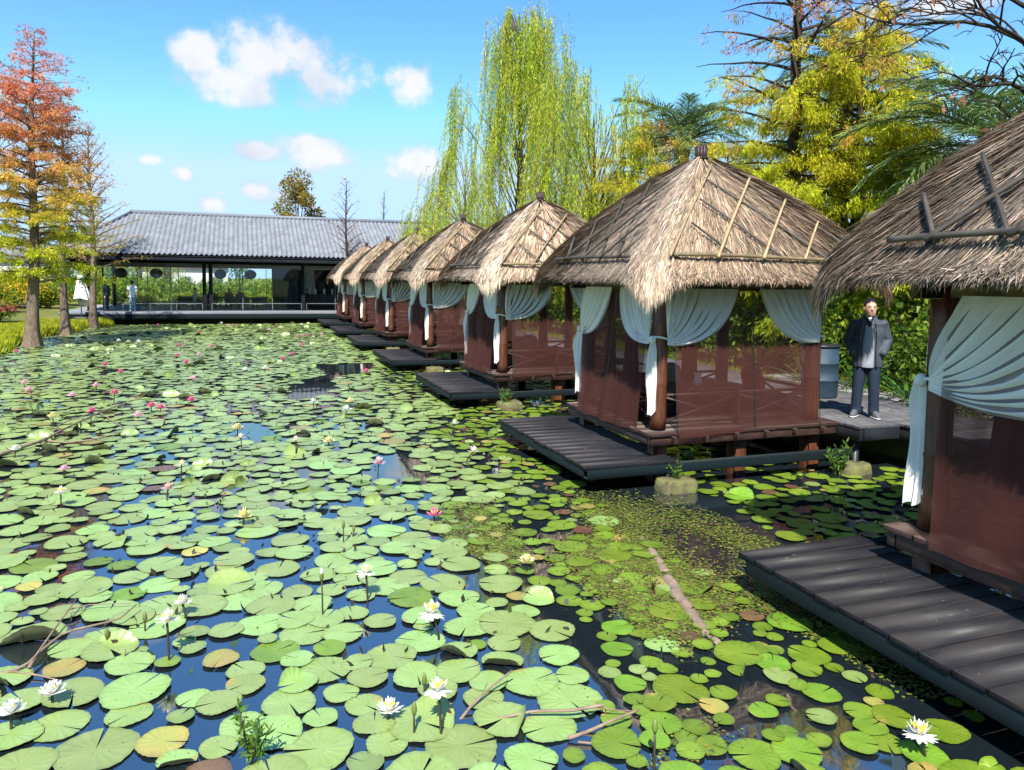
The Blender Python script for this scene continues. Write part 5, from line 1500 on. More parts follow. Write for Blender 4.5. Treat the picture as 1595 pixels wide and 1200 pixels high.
# garden behind the pavilion
for k in range(15):
    x = -16 + k * 2.3
    shrub('trimmed bright green hedge shrub behind the pavilion', (x, 63.5 + (k % 2) * 1.2, .5), 1.9, 1.6, 2.3, 360 + k, [(.12, .22, .03), (.22, .30, .03), (.08, .15, .02)], [3, 2, 2], 1700, .26, .15, group='hedge shrubs behind the pavilion')
for k in range(6):
    shrub('rounded yellow green bush on the lawn behind the pavilion', (-9 + k * 2.2, 59.6 + (k % 3) * .5, .5), 1.1, 1.0, 1.25, 380 + k, [(.24, .30, .03), (.16, .24, .03)], [3, 2], 1300, .18, .1, group='lawn bushes behind the pavilion')
for k in range(5):
    willow('weeping willow behind the pavilion seen through its glass', (-11.5 + k * 1.9 - (2 if k > 3 else 0), 66.5 + 2 * (k % 2), .5), 5.6 + (k % 2) * .3, 400 + k, lambda h: np.interp(h, [0, .5, 1], [1.7, 1.5, .6]), 150, WC, [3, 2, 3, 2], maxlen=2.6)['group'] = 'willows behind the pavilion'
for k in range(16):
    broadleaf('distant green tree beyond the garden', (-62 + k * 8 + 3 * (k % 3), 92 + 6 * (k % 4), .5), 6.2 + (k % 3) * .7, 3.8, 420 + k, GR, [3, 3, 1], 2200, .45, .26, .15, group='distant trees beyond the garden')
# far houses
M['house'] = mat('pale_house_wall', (.55, .52, .48), (.48, .46, .43), rough=.85, scale=1)
M['hroof'] = mat('pinkish_house_roof', (.36, .22, .17), (.28, .17, .13), rough=.8, scale=2)
def house(loc, rz, w, d, h, label, roofm):
    t = thing('house', label, 'house', loc, rz)
    Acc().add(box(-w / 2, w / 2, -d / 2, d / 2, -.2, h)).build('wall', M['house'], t)
    V = np.array([[-w / 2 - .4, -d / 2 - .4, h], [w / 2 + .4, -d / 2 - .4, h], [w / 2 + .4, d / 2 + .4, h], [-w / 2 - .4, d / 2 + .4, h], [-w / 2 + 1.2, 0, h + 2.0], [w / 2 - 1.2, 0, h + 2.0]])
    Acc().add((V + [0, 0, .003], [np.array([[0, 1, 5, 4], [2, 3, 4, 5], [3, 2, 1, 0]]), np.array([[1, 2, 5], [3, 0, 4]])])).build('roof', roofm, t)
    for x in np.linspace(-w / 2 + 1, w / 2 - 1, 3):
        f = Acc().add(box(x - .5, x + .5, -d / 2 - .06, -d / 2 - .003, 1.0, 2.3)).build('window', M['frame'], t)
        Acc().add(box(x - .42, x + .42, -d / 2 - .075, -d / 2 - .062, 1.08, 2.22)).build('pane', M['dkfurn'], f)
    return t
p = ony(287, 425, 84); house((p[0], 84, .5), .1, 8, 6, 3.2, 'house with pinkish roof far behind the pavilion', M['hroof'])
p = ony(22, 440, 74); house((p[0], 74, .5), -.2, 7, 5, 3.4, 'white house with grey roof beyond the yellow bushes', M['tile'])

# grass of the bank
r = np.random.default_rng(77)
n = 26000
yy = r.uniform(28, 46.3, n); xx = shore_left(yy) - r.uniform(-.30, 1, n) ** 1.0 * 3.6 + .1
zz = land_z(xx, yy); k = zz > -.12; xx, yy, zz = xx[k], yy[k], np.maximum(zz[k], -.02)
D = r.normal(0, .35, (len(xx), 3)) + [0, 0, 1]
near = np.exp(-((xx - shore_left(yy)) / .9) ** 2)
S_ = r.uniform(.5, 1.2, len(xx)) * (.55 + .8 * near)
C = pick([(.40, .44, .02), (.50, .47, .03), (.24, .32, .02)], [3, 2, 2], len(xx), r) * r.lognormal(0, .15, (len(xx), 1))
tag(Acc().add(leafquads(np.stack([xx, yy, zz - .01], -1), D, .26 * S_, .035 * S_, r), np.repeat(C, 4, 0)).build('grass', M['leaf']), 'bright yellow green grass growing along the left bank', 'grass', kind='stuff')
n = 9000
xx = r.uniform(10.4, 13, n); yy = r.uniform(2, 26, n); zz = land_z(xx, yy)
C = pick([(.12, .18, .02), (.22, .26, .02)], [3, 2], n, r)
tag(Acc().add(leafquads(np.stack([xx, yy, zz - .01], -1), r.normal(0, .4, (n, 3)) + [0, 0, 1], .15, .02, r), np.repeat(C, 4, 0)).build('grass', M['leaf']), 'short grass growing beside the garden path', 'grass', kind='stuff')
# ------------------------------------------------------------------ water lilies
def pad_material(name, c1, c2, vein, objrand=.20):
    m, nt, out = new_mat(name)
    tcn = nd(nt, 'ShaderNodeTexCoord')
    at = nd(nt, 'ShaderNodeAttribute', attribute_name='Col')     # R: radius 0..1, G: angle 0..1, B: rim / tint
    sp = nd(nt, 'ShaderNodeSeparateColor', {'Color': at.outputs['Color']})
    oi = nd(nt, 'ShaderNodeObjectInfo')
    geo = nd(nt, 'ShaderNodeNewGeometry')
    n1 = nd(nt, 'ShaderNodeTexNoise', {'Vector': geo.outputs['Position'], 'Scale': 5.0, 'Detail': 5.0})
    # veins fan out from the notch
    wv = nd(nt, 'ShaderNodeMath', {0: sp.outputs[1], 1: 2 * math.pi * 17}, operation='MULTIPLY')
    sn = nd(nt, 'ShaderNodeMath', {0: wv.outputs[0]}, operation='SINE')
    ab = nd(nt, 'ShaderNodeMapRange', {'Value': sn.outputs[0], 'From Min': .82, 'From Max': 1.0})
    vf = nd(nt, 'ShaderNodeMath', {0: ab.outputs[0], 1: .32}, operation='MULTIPLY')
    mx = nd(nt, 'ShaderNodeMix', {0: nd(nt, 'ShaderNodeMapRange', {'Value': n1.outputs['Fac'], 'From Min': .35, 'From Max': .65}).outputs[0], 6: (*c1, 1), 7: (*c2, 1)}, data_type='RGBA')
    m2 = nd(nt, 'ShaderNodeMix', {0: vf.outputs[0], 6: mx.outputs[2], 7: (*vein, 1)}, data_type='RGBA')
    v = nd(nt, 'ShaderNodeMapRange', {'Value': oi.outputs['Random'], 'To Min': 1 - objrand, 'To Max': 1 + objrand})
    tint = nd(nt, 'ShaderNodeMath', {0: v.outputs[0], 1: sp.outputs[2]}, operation='MULTIPLY')
    hue = nd(nt, 'ShaderNodeMapRange', {'Value': oi.outputs['Random'], 'To Min': .472, 'To Max': .512})
    h2 = nd(nt, 'ShaderNodeHueSaturation', {'Hue': hue.outputs[0], 'Color': m2.outputs[2], 'Value': tint.outputs[0]})
    # small brown specks of decay
    n2 = nd(nt, 'ShaderNodeTexNoise', {'Vector': geo.outputs['Position'], 'Scale': 38.0, 'Detail': 2.0})
    sk = nd(nt, 'ShaderNodeMapRange', {'Value': n2.outputs['Fac'], 'From Min': .70, 'From Max': .74})
    m3 = nd(nt, 'ShaderNodeMix', {0: sk.outputs[0], 6: h2.outputs[0], 7: (.07, .055, .02, 1)}, data_type='RGBA')
    # browning that eats in from the rim of some pads
    n4 = nd(nt, 'ShaderNodeTexNoise', {'Vector': geo.outputs['Position'], 'Scale': 3.1, 'Detail': 6.0, 'Roughness': .65})
    rm_ = nd(nt, 'ShaderNodeMath', {0: sp.outputs[0], 1: .16, 2: n4.outputs['Fac']}, operation='MULTIPLY_ADD')
    dc = nd(nt, 'ShaderNodeMapRange', {'Value': rm_.outputs[0], 'From Min': .745, 'From Max': .82})
    m3 = nd(nt, 'ShaderNodeMix', {0: dc.outputs[0], 6: m3.outputs[2], 7: (.30, .25, .06, 1)}, data_type='RGBA')
    bp = nd(nt, 'ShaderNodeBump', {'Height': sn.outputs[0], 'Strength': .10, 'Distance': .01})
    b = nd(nt, 'ShaderNodeBsdfPrincipled', {'Base Color': m3.outputs[2], 'Roughness': .33, 'Specular IOR Level': .8, 'Normal': bp.outputs[0]})
    back = nd(nt, 'ShaderNodeBsdfPrincipled', {'Base Color': (.075, .095, .03, 1), 'Roughness': .5})
    mb = nd(nt, 'ShaderNodeMixShader', {0: geo.outputs['Backfacing'], 1: b.outputs[0], 2: back.outputs[0]})
    nt.links.new(mb.outputs[0], out.inputs[0])
    return m
M['pad'] = pad_material('lily_pad', (.205, .315, .078), (.24, .36, .11), (.29, .41, .16))
M['padlime'] = pad_material('hut_tinted_lily_pad', (.105, .205, .014), (.155, .26, .022), (.20, .30, .05))  # deeper green painted in for hut and tree reflections replacing pale sky sheen
M['padyellow'] = pad_material('yellowing_lily_pad', (.40, .34, .07), (.27, .32, .07), (.45, .42, .16))
M['padbrown'] = pad_material('dead_lily_pad', (.16, .085, .04), (.10, .06, .035), (.18, .10, .05))
def pad_geo(r, seg=40, rings=(.0, .45, .85, 1.0), fold=None, teeth=True, curl=.022):
    notch = r.choice([r.uniform(.03, .08), r.uniform(.06, .16)], p=[.65, .35])
    a = np.linspace(notch, 2 * math.pi - notch * r.uniform(.4, 1), seg)
    ex = 1 + r.uniform(-.06, .06); ph = r.uniform(0, 6, 4)
    rim = 1 + .03 * np.sin(a * 3 + ph[0]) + .02 * np.sin(a * 5 + ph[1]) + ((.012 * (np.arange(seg) % 2 * 2 - 1)) if teeth else 0)
    V = []; C = []
    for k, f in enumerate(rings):
        rr = rim * f if f > .9 else f * (.5 + .5 * rim)
        x = rr * np.cos(a) * ex; y = rr * np.sin(a)
        z = curl * (f ** 4) * (1 + .9 * np.sin(a * 2 + ph[2]) + .6 * np.sin(a * 5 + ph[3])) * .5 + .012 * f * np.sin(a * 4 + ph[1])
        z = z + (-.004 if f > .9 else 0)
        if fold is not None:
            fa, fs, fh = fold
            dist = (x * math.cos(fa) + y * math.sin(fa)) - fs
            m = dist > 0
            ang = np.clip(dist / .28, 0, 1) * fh
            nx = np.where(m, dist * np.cos(ang) - dist, 0)
            z = z + np.where(m, dist * np.sin(ang), 0)
            x = x + nx * math.cos(fa); y = y + nx * math.sin(fa)
        V.append(np.stack([x, y, z], -1)); C.append(np.stack([np.full(seg, f), (a / (2 * math.pi)), np.full(seg, .80 if f > .99 else 1.0)], -1))
    V = np.concatenate(V); C = np.concatenate(C)
    n = len(rings); i = np.arange(n - 1)[:, None] * seg; j = np.arange(seg - 1)[None, :]
    Q = np.stack([i + j, i + seg + j, i + seg + j + 1, i + j + 1], -1).reshape(-1, 4)
    return V, Q, C
r = np.random.default_rng(5)
def padmesh(fold=None, **k):
    V, Q, C = pad_geo(r, fold=fold, **k)
    return Acc().add((V, Q), C).mesh('lily_pad', True)
FLAT = [padmesh() for _ in range(8)]
FOLD = [padmesh(fold=(r.uniform(0, 6), r.uniform(.2, .6), r.uniform(.5, 1.25))) for _ in range(6)]
RAG = [padmesh(curl=.05, rings=(0, .5, .8, 1.0)) for _ in range(3)]
def with_mat(meshes, mt):
    out_ = []
    for m_ in meshes:
        c = m_.copy(); c.materials.clear(); c.materials.append(mt); out_.append(c)
    return out_
PADSETS = {'green': with_mat(FLAT, M['pad']), 'lime': with_mat(FLAT, M['padlime']), 'yellow': with_mat(RAG, M['padyellow']), 'brown': with_mat(RAG, M['padbrown']), 'fold': with_mat(FOLD, M['pad']), 'foldlime': with_mat(FOLD, M['padlime'])}
PADLAB = {'green': ('round flat green lily pad floating on the pond', 'flat green lily pads'),
          'lime': ('yellow green lily pad floating in the dark water near the hut decks', 'bright lily pads by the decks'),
          'yellow': ('yellow decaying lily pad among the green ones', 'yellowed lily pads'),
          'brown': ('brown dead lily pad on the pond', 'brown lily pads'),
          'fold': ('green lily pad with its edge folded up out of the water', 'folded lily pads'),
          'foldlime': ('yellow green lily pad with raised edge near the hut decks', 'folded bright lily pads')}
def hut_reflection_zone(x, y):
    """water beside and between the huts, where pads are smaller and coloured greener for the huts and trees they mirror"""
    edge = 2.35 + .10 * y + .35 * np.sin(y * .9)
    edge = np.where(y < 8.5, 1.45 + .13 * y + .4 * np.sin(y * 1.3 + 1), edge)
    return smooth(edge - .5, edge + .5, x)
_hn = np.random.default_rng(3).uniform(0, 6.28, (6, 3))
def hole(x, y):
    """patches of open water"""
    s = 0
    for k, (a_, b_, c_) in enumerate(_hn): s = s + np.sin(x * (.5 + .33 * k) * math.cos(a_) + y * (.5 + .28 * k) * math.sin(a_) + b_)
    return s / 6
cell = {}; PADS = []
def try_pad(x, y, rad, f):
    gx_, gy_ = int(x // .6), int(y // .6)
    for ii in range(gx_ - 1, gx_ + 2):
        for jj in range(gy_ - 1, gy_ + 2):
            for (a_, b_, c_) in cell.get((ii, jj), ()):
                if (a_ - x) ** 2 + (b_ - y) ** 2 < ((rad + c_) * f) ** 2: return False
    cell.setdefault((gx_, gy_), []).append((x, y, rad)); return True
r = np.random.default_rng(8)
for it in range(60000):
    y = 2.2 + 44.0 * r.random() ** .9
    lo = max(shore_left(y) + .1, -.30 * y - 2.0)
    x = r.uniform(lo, 9.2)
    sz = float(hut_reflection_zone(np.array(x), np.array(y)))
    hl = float(hole(x, y))
    if y < 24 and hl > .24 + .14 * r.random() and sz < .5: continue
    if y < 12 and sz > .5:
        if hl > -.06 + .22 * r.random(): continue
    if x > HX - 2.7 and sz > .5 and abs(((y - HY0 + HSTEP / 2) % HSTEP) - HSTEP / 2) < 1.9 and r.random() < .8: continue
    rad = r.uniform(.125, .225) if sz < .5 else r.choice([r.uniform(.05, .11), r.uniform(.10, .19)], p=[.55, .45])
    if sz < .5 and r.random() < .16: rad *= .55
    if not try_pad(x, y, rad, (.74 if y < 22 else .68) if sz < .5 else .74): continue
    PADS.append((x, y, rad, sz))
vis = []; far = []
for p in PADS:
    px, py, w = proj((p[0], p[1], 0))
    if w > .3 and -90 < px < 1690 and py < 1330: (vis).append((p[2] / max(w, .5) * (1.0 if py < 1190 else .7), p))
    elif w > 0: far.append(p)
vis.sort(key=lambda t: -t[0])
def pick_kind(sz, rr):
    u = rr.random()
    if sz < .5: return 'green' if u < .875 else 'fold' if u < .925 else 'yellow' if u < .945 else 'brown' if u < .955 else 'lime'
    return 'lime' if u < .80 else 'green' if u < .87 else 'yellow' if u < .92 else 'foldlime' if u < .96 else 'brown'
rr = np.random.default_rng(12)
for _, (x, y, rad, sz) in vis[:300]:
    kd = pick_kind(sz, rr); ms = PADSETS[kd]
    o = obj('lily_pad', ms[rr.integers(len(ms))], None, None, (x, y, .008 + rr.uniform(0, .016) + (.004 if 'fold' in kd else 0)))
    if kd in ('yellow', 'brown'): rad *= .72
    o.rotation_euler = (rr.normal(0, .018), rr.normal(0, .018), rr.uniform(0, 6.28)); o.scale = (rad, rad, rad * (1.0 if 'fold' in kd else .9))
    tag(o, PADLAB[kd][0], 'lily pad', PADLAB[kd][1])
rest = [p for _, p in vis[300:]] + far
small = [pad_geo(rr, 18, (0, .6, 1.0), teeth=False, curl=.03) for _ in range(6)] + [pad_geo(rr, 18, (0, .6, 1.0), fold=(rr.uniform(0, 6), .3, 1.3), teeth=False) for _ in range(2)]
groups = {'green': Acc(), 'lime': Acc(), 'yellow': Acc(), 'brown': Acc()}
for (x, y, rad, sz) in rest:
    kd = pick_kind(sz, rr); fold = 'fold' in kd; kd = {'fold': 'green', 'foldlime': 'lime'}.get(kd, kd)
    V, Q, C = small[6 + rr.integers(2)] if fold else small[rr.integers(6)]
    an = rr.uniform(0, 6.28); c_, s_ = math.cos(an), math.sin(an)
    P = np.stack([(V[:, 0] * c_ - V[:, 1] * s_), (V[:, 0] * s_ + V[:, 1] * c_), V[:, 2]], -1) * rad
    tx, ty = rr.normal(0, .03, 2)
    P[:, 2] += P[:, 0] * tx + P[:, 1] * ty
    C = C.copy(); C[:, 2] *= rr.uniform(.8, 1.18)
    groups[kd].add((P + [x, y, .010 + rr.uniform(0, .014)], Q), C)
for kd, a in groups.items():
    if a.n:
        tag(a.build('lily_pads', M[{'green': 'pad', 'lime': 'padlime', 'yellow': 'padyellow', 'brown': 'padbrown'}[kd]], None, True),
            {'green': 'carpet of small green lily pads over the farther pond', 'lime': 'carpet of small yellow green lily pads around the hut decks', 'yellow': 'scattered yellow lily pads over the farther pond', 'brown': 'scattered brown lily pads over the farther pond'}[kd], 'lily pads', kind='stuff')
# floating duckweed and small-leaved weed between the pads
M['weed'] = leaf_mat('floating_weed', transl=.1, rough=.45, spec=.4)
n = 170000
wx = r.uniform(1.2, 5.2, n); wy = r.uniform(3.4, 8.6, n)
keep = (hut_reflection_zone(wx, wy) > .35) & (hole(wx * 1.7 + 3, wy * 1.7) > .10 + .06 * r.normal(size=n)) & (np.hypot(wx - 3.1, (wy - 5.8) * .75) < 1.75 + .4 * r.normal(size=n))
wx, wy = wx[keep], wy[keep]; n = len(wx)
an = r.uniform(0, 6.28, n); s_ = r.uniform(.008, .024, n)
P = np.stack([wx, wy, r.uniform(.006, .02, n)], -1)
D = np.stack([np.cos(an), np.sin(an), r.normal(0, .12, n)], -1)
V, Q = leafquads(P, D, s_ * 1.6, s_ * 1.4, r, np.tile([0, 0, 1.0], (n, 1)))
C = pick([(.13, .19, .025), (.20, .21, .03), (.08, .115, .022), (.13, .085, .04)], [3.5, 1.6, 3, 3], n, r) * r.lognormal(0, .2, (n, 1))
tag(Acc().add((V, Q), np.repeat(C, 4, 0)).build('floating_weed', M['weed']), 'mat of tiny yellow green floating weed by the decks', 'water weed', kind='stuff')
# specks: seed heads, bud tips and bits standing between the far pads
n = 1500
sy = 5 + 36 * r.random(n) ** 1.1; sx = r.uniform(-.28 * sy - 1, 4.0, n); sx = np.maximum(sx, shore_left(sy) + .3)
P = np.stack([sx, sy, np.full(n, .012)], -1); D = r.normal(0, .5, (n, 3)) + [0, 0, .7]
C = pick([(.03, .025, .015), (.06, .05, .02), (.05, .09, .02)], [3, 1, 1], n, r)
tag(Acc().add(leafquads(P, D, r.uniform(.03, .10, n), r.uniform(.02, .05, n), r), np.repeat(C, 4, 0)).build('pond_debris', M['weed']), 'dark buds and leaf scraps scattered over the pads', 'debris', kind='stuff')

# flowers
def petal_mesh(L, w, cup, name='petal'):
    t = np.linspace(0, 1, 6); wd = w * np.sin(math.pi * (.10 + .88 * t)) ** .85
    V = []
    for s in (-1, 0, 1):
        V.append(np.stack([L * t, s * wd * .5, cup * L * t ** 1.8 + (abs(s) * .10 * wd)], -1))
    V = np.concatenate(V); Q = [[k * 6 + i_, (k + 1) * 6 + i_, (k + 1) * 6 + i_ + 1, k * 6 + i_ + 1] for k in (0, 1) for i_ in range(5)]
    return V, np.array(Q)
M['petalwhite'] = leaf_mat('white_petal', (.82, .82, .76), .3, .5, .3); M['petalpink'] = leaf_mat('pink_petal', (.74, .20, .36), .3, .5, .3)
M['petalpale'] = leaf_mat('pale_pink_petal', (.80, .52, .58), .3, .5, .3); M['petalcream'] = leaf_mat('cream_petal', (.78, .72, .38), .3, .5, .3)
M['stamen'] = mat('yellow_stamen', (.85, .55, .03), (.9, .62, .04), rough=.6, scale=30)
M['stem'] = mat('dark_lily_stem', (.045, .035, .02), (.03, .022, .016), rough=.5)
M['bud'] = mat('green_bud', (.14, .18, .04), (.10, .12, .03), rough=.5)
PET = {}
for k in ('white', 'pink', 'pale', 'cream'):
    a = Acc().add(petal_mesh(.085, .030, .25)).mesh('petal', True); b = Acc().add(petal_mesh(.070, .024, .6)).mesh('petal', True)
    a.materials.append(M['petal' + k]); b.materials.append(M['petal' + k]); PET[k] = (a, b)
def flower(pos, hgt, kind, label, group, size=1.0, near=True, tilt=(0, 0), lean=(0, 0), droop=0.0, seed=0, stamen=True):
    rr = np.random.default_rng(seed)
    f = thing('water_lily_flower', label, 'flower', pos, 0, group)
    hd = np.array([lean[0], lean[1], hgt])
    R3 = np.array(Matrix.Rotation(tilt[0], 3, 'X') @ Matrix.Rotation(tilt[1], 3, 'Y'))
    layers = ((15, .10 - droop, 0), (11, .50 - droop * .6, 1), (7, .85, 1))
    if near:
        for (n_, e, w) in layers:
            for q in range(n_):
                az = q * 2 * math.pi / n_ + e * 2 + rr.normal(0, .06)
                o = obj('petal', PET[kind][w], None, f, tuple(hd))
                o.rotation_euler = (Matrix.Rotation(tilt[0], 3, 'X') @ Matrix.Rotation(tilt[1], 3, 'Y') @ Matrix.Rotation(az, 3, 'Z') @ Matrix.Rotation(-e + rr.normal(0, .09), 3, 'Y')).to_euler()
                s = size * rr.uniform(.88, 1.08); o.scale = (s, s, s)
    else:
        a = Acc()
        for (n_, e, w) in layers:
            for q in range(n_):
                az = q * 2 * math.pi / n_ + e * 2
                V, Q = petal_mesh(.085 if w == 0 else .070, .036, .3 + .3 * w)
                Rm = np.array(Matrix.Rotation(az, 3, 'Z') @ Matrix.Rotation(-e + rr.normal(0, .1), 3, 'Y'))
                a.add((V @ Rm.T * size + hd, Q))
        a.build('petals', M['petal' + kind], f, smooth=True)
    if stamen:
        a = Acc()
        for q in range(16 if near else 7):
            az = q * 2.4; rd = .006 + .011 * math.sqrt(q / 16)
            d = R3 @ np.array([math.cos(az) * rd * 1.5, math.sin(az) * rd * 1.5, .048])
            p0 = hd + R3 @ np.array([math.cos(az) * rd * .5, math.sin(az) * rd * .5, .004])
            a.add(tube([p0, p0 + d * size], [.005 * size, .006 * size], 4))
        a.build('stamens', M['stamen'], f)
    t = np.linspace(0, 1, 6)[:, None]
    Acc().add(tube(np.array([0, 0, -.3]) * (1 - t) ** 2 + 2 * np.array([0, 0, hgt * .5]) * t * (1 - t) + hd * t ** 2, .0085, 7)).build('stem', M['stem'], f, smooth=True)
    return f
gW = 'white water lilies'
NEAR = [  # flower head pixel, foot pixel, kind, size, droop, label
    ((379, 806), (379, 818), 'cream', 1.15, .15, 'large cream water lily with yellow centre lying flat on the pads'),
    ((570, 893), (573, 935), 'white', .9, .35, 'white water lily with yellow centre on a straight dark stem above round pads'),
    ((672, 955), (687, 998), 'white', 1.15, .55, 'big white water lily with drooping petals and double yellow centre'),
    ((682, 1076), (688, 1145), 'white', .9, .5, 'white water lily on a long stem beside the shiny dark folded pad'),
    ((606, 1108), (606, 1122), 'white', .9, .1, 'low white water lily with broad yellow centre facing up'),
    ((284, 941), (292, 962), 'white', .85, .05, 'white water lily resting beside a folded pad'),
    ((260, 968), (264, 1030), 'white', .95, .1, 'white water lily with thin pointed petals on a tall stem'),
    ((1432, 1144), (1445, 1180), 'white', 1.0, .45, 'white water lily near the planked deck with upright yellow centre'),
    ((95, 768), (95, 790), 'white', .95, .3, 'white water lily beside the yellowed pad'),
    ((375, 682), (377, 702), 'white', .8, .2, 'small white water lily on a dark stem by a raised pale pad'),
    ((461, 686), (461, 708), 'white', .8, .2, 'small white water lily next to a large raised green pad'),
    ((283, 724), (282, 748), 'white', .75, .2, 'small white water lily on a bent stem above open water'),
    ((738, 704), (722, 722), 'white', 1.0, .2, 'white water lily by the clump of folded pads'),
    ((708, 661), (706, 672), 'white', .95, .1, 'white water lily beyond the clump of folded pads'),
    ((676, 804), (676, 812), 'pink', 1.1, .0, 'bright pink water lily on the pads before the dark water'),
    ((262, 762), (259, 780), 'pale', 1.0, .2, 'pink and white water lily on a stem above a floating leaf'),
    ((590, 722), (588, 742), 'pale', 1.05, .2, 'pale pink water lily on a stem beside its dark reflection'),
    ((179, 613), (177, 628), 'pink', 1.15, .1, 'pink water lily above the floating branch'),
    ((143, 641), (141, 660), 'pink', 1.0, .2, 'pink water lily touching the floating branch'),
    ((488, 627), (489, 645), 'white', 1.0, .2, 'white water lily on a stem above a dark folded pad'),
    ((82, 650), (84, 662), 'cream', 1.1, .1, 'cream yellow water lily near the floating branch'),
]
for k, (h_, f_, kd, sz, dp, lab) in enumerate(NEAR):
    foot = onz(f_[0], f_[1] + 2, 0)
    d = ray(*h_); w_ = proj(foot)[2]; t = w_ / (d @ _f)
    hp = np.array([0, 0, CAM_H]) + d * t
    hgt = max(.035, hp[2]); flower((foot[0], foot[1], 0), hgt, kd, lab, None, sz * 1.12, k < 16, (-.12, .05), (hp[0] - foot[0], hp[1] - foot[1]), dp, k)
rr = np.random.default_rng(44)
FARF = [(455, 552, 'pink'), (440, 560, 'pink'), (250, 640, 'pink'), (236, 641, 'pink'), (298, 625, 'pink'), (150, 607, 'pale'), (188, 580, 'pink'), (276, 555, 'pink'), (290, 567, 'pink'), (301, 594, 'pale'), (164, 573, 'pink'),
        (466, 524, 'pink'), (479, 525, 'pink'), (472, 540, 'pink'), (281, 540, 'pink'), (45, 608, 'pale'), (38, 602, 'pale'), (26, 551, 'pink'), (355, 508, 'pale'), (365, 506, 'pink'), (432, 507, 'pink'), (246, 508, 'pink'), (250, 518, 'pink'),
        (330, 541, 'pink'), (382, 577, 'white'), (413, 575, 'white'), (310, 556, 'pale'), (200, 533, 'cream'), (216, 534, 'white'), (185, 533, 'white'), (140, 530, 'white'), (121, 529, 'white'), (540, 645, 'white'), (512, 694, 'cream'),
        (112, 619, 'pale'), (370, 690 - 20, 'cream'), (24, 712, 'white'), (570, 582, 'pink'), (545, 690 - 60, 'cream'), (502, 520, 'pale'), (470, 507, 'white'), (345, 503, 'white'), (420, 515, 'pale'), (310, 520, 'pink'), (215, 650, 'pale'), (100, 745, 'pale'),
        (18, 1138, 'white'), (82, 1098, 'white'), (820, 890, 'cream')]
FLAB = {'pink': 'small pink water lily far out on the pond', 'pale': 'small pale pink water lily far out on the pond', 'white': 'small white water lily lying low among the pads', 'cream': 'small cream water lily lying low among the pads'}
for k, (px, py, kd) in enumerate(FARF):
    p = onz(px, py + 3, 0)
    flower((p[0], p[1], 0), .03 + rr.uniform(0, .10), kd, FLAB[kd], 'scattered %s water lilies' % kd, 1.35 if py < 700 else 1.0, False, seed=k, stamen=py > 600)
# buds
for k, (h_, f_) in enumerate((((501, 903), (503, 962)), ((535, 822), (535, 848)), ((551, 828), (549, 838)), ((645, 1112), (645, 1145)), ((661, 1066), (661, 1085)), ((226, 968), (226, 985)), ((167, 994), (167, 1004)), ((1020, 1140), (1019, 1200)))):
    foot = onz(f_[0], f_[1], 0); d = ray(*h_); t = proj(foot)[2] / (d @ _f); hp = np.array([0, 0, CAM_H]) + d * t
    b = thing('lily_bud', ['closed white tipped lily bud on a leaning stem', 'dark lily bud standing in open water', 'small green lily bud beside a floating leaf', 'green lily bud beside the low white flower', 'green lily bud between two white flowers', 'green lily bud near the folded pad', 'brown lily bud behind a heart shaped pad', 'yellow green lily bud near the floating sticks'][k], 'bud', (foot[0], foot[1], 0))
    hz = max(.05, hp[2]); lx, ly = hp[0] - foot[0], hp[1] - foot[1]
    Acc().add(tube([(0, 0, -.2), (lx * .4, ly * .4, hz * .5), (lx, ly, hz)], .007, 6)).build('stem', M['stem'], b, smooth=True)
    Acc().add(loft([(lx, ly, hz - .01, .008, .008), (lx, ly, hz + .02, .018, .018), (lx, ly, hz + .05, .014, .014), (lx, ly, hz + .075, .004, .004)], 10)).build('sepals', M['bud'], b, smooth=True)
    if k == 0: Acc().add(loft([(lx, ly, hz + .04, .013, .013), (lx, ly, hz + .07, .014, .014), (lx, ly, hz + .095, .005, .005)], 10)).build('petals', M['petalwhite'], b, smooth=True)

# floating branches, sticks and the sunken log
M['driftwood'] = mat('pale_driftwood', (.27, .20, .14), (.17, .12, .085), rough=.8, scale=10, stretch=(1, 1, 1), bump=.3)
def stick(px_list, z_list, r0, r1, n=14, rough=0):
    P = np.array([onz(a_, b_, z) for (a_, b_), z in zip(px_list, z_list)])
    t = np.linspace(0, 1, len(P)); tt = np.linspace(0, 1, n)
    Q = np.stack([np.interp(tt, t, P[:, c]) for c in range(3)], -1)
    if rough:
        g_ = np.random.default_rng(rough); Q = Q + g_.normal(0, .006, Q.shape)
        return tube(Q, np.linspace(r0, r1, n), 14, True, 1 + .10 * np.sin(np.arange(14) * 2.1)[None] * np.sin(np.arange(n) * .9)[:, None] + g_.normal(0, .05, (n, 14)))
    return tube(Q, np.linspace(r0, r1, n), 7)
def branch(label, parts, name='floating_branch'):
    o = thing(name, label, 'branch', (0, 0, 0))
    base = onz(*parts[0][0][0], 0); o.location = base
    for k, (pl, zl, a_, b_) in enumerate(parts):
        V, F = stick(pl, zl, a_, b_); Acc().add((V - base, F)).build('limb' if k == 0 else 'twig', M['driftwood'], o, smooth=True)
    return o
branch('long forked driftwood branch floating among the pads', [
    ([(-30, 728), (0, 708), (70, 685), (100, 668), (140, 650)], [.0, .05, .08, .10, .12], .035, .014), ([(138, 651), (160, 640), (215, 622), (245, 600)], [.12, .10, .12, .16], .014, .006),
    ([(66, 686), (105, 690), (150, 684), (190, 673)], [.05, .03, .06, .1], .018, .006), ([(152, 641), (175, 655), (195, 668), (218, 672)], [.10, .08, .05, .02], .010, .005), ([(76, 680), (95, 660), (145, 643)], [.08, .13, .13], .014, .008)])
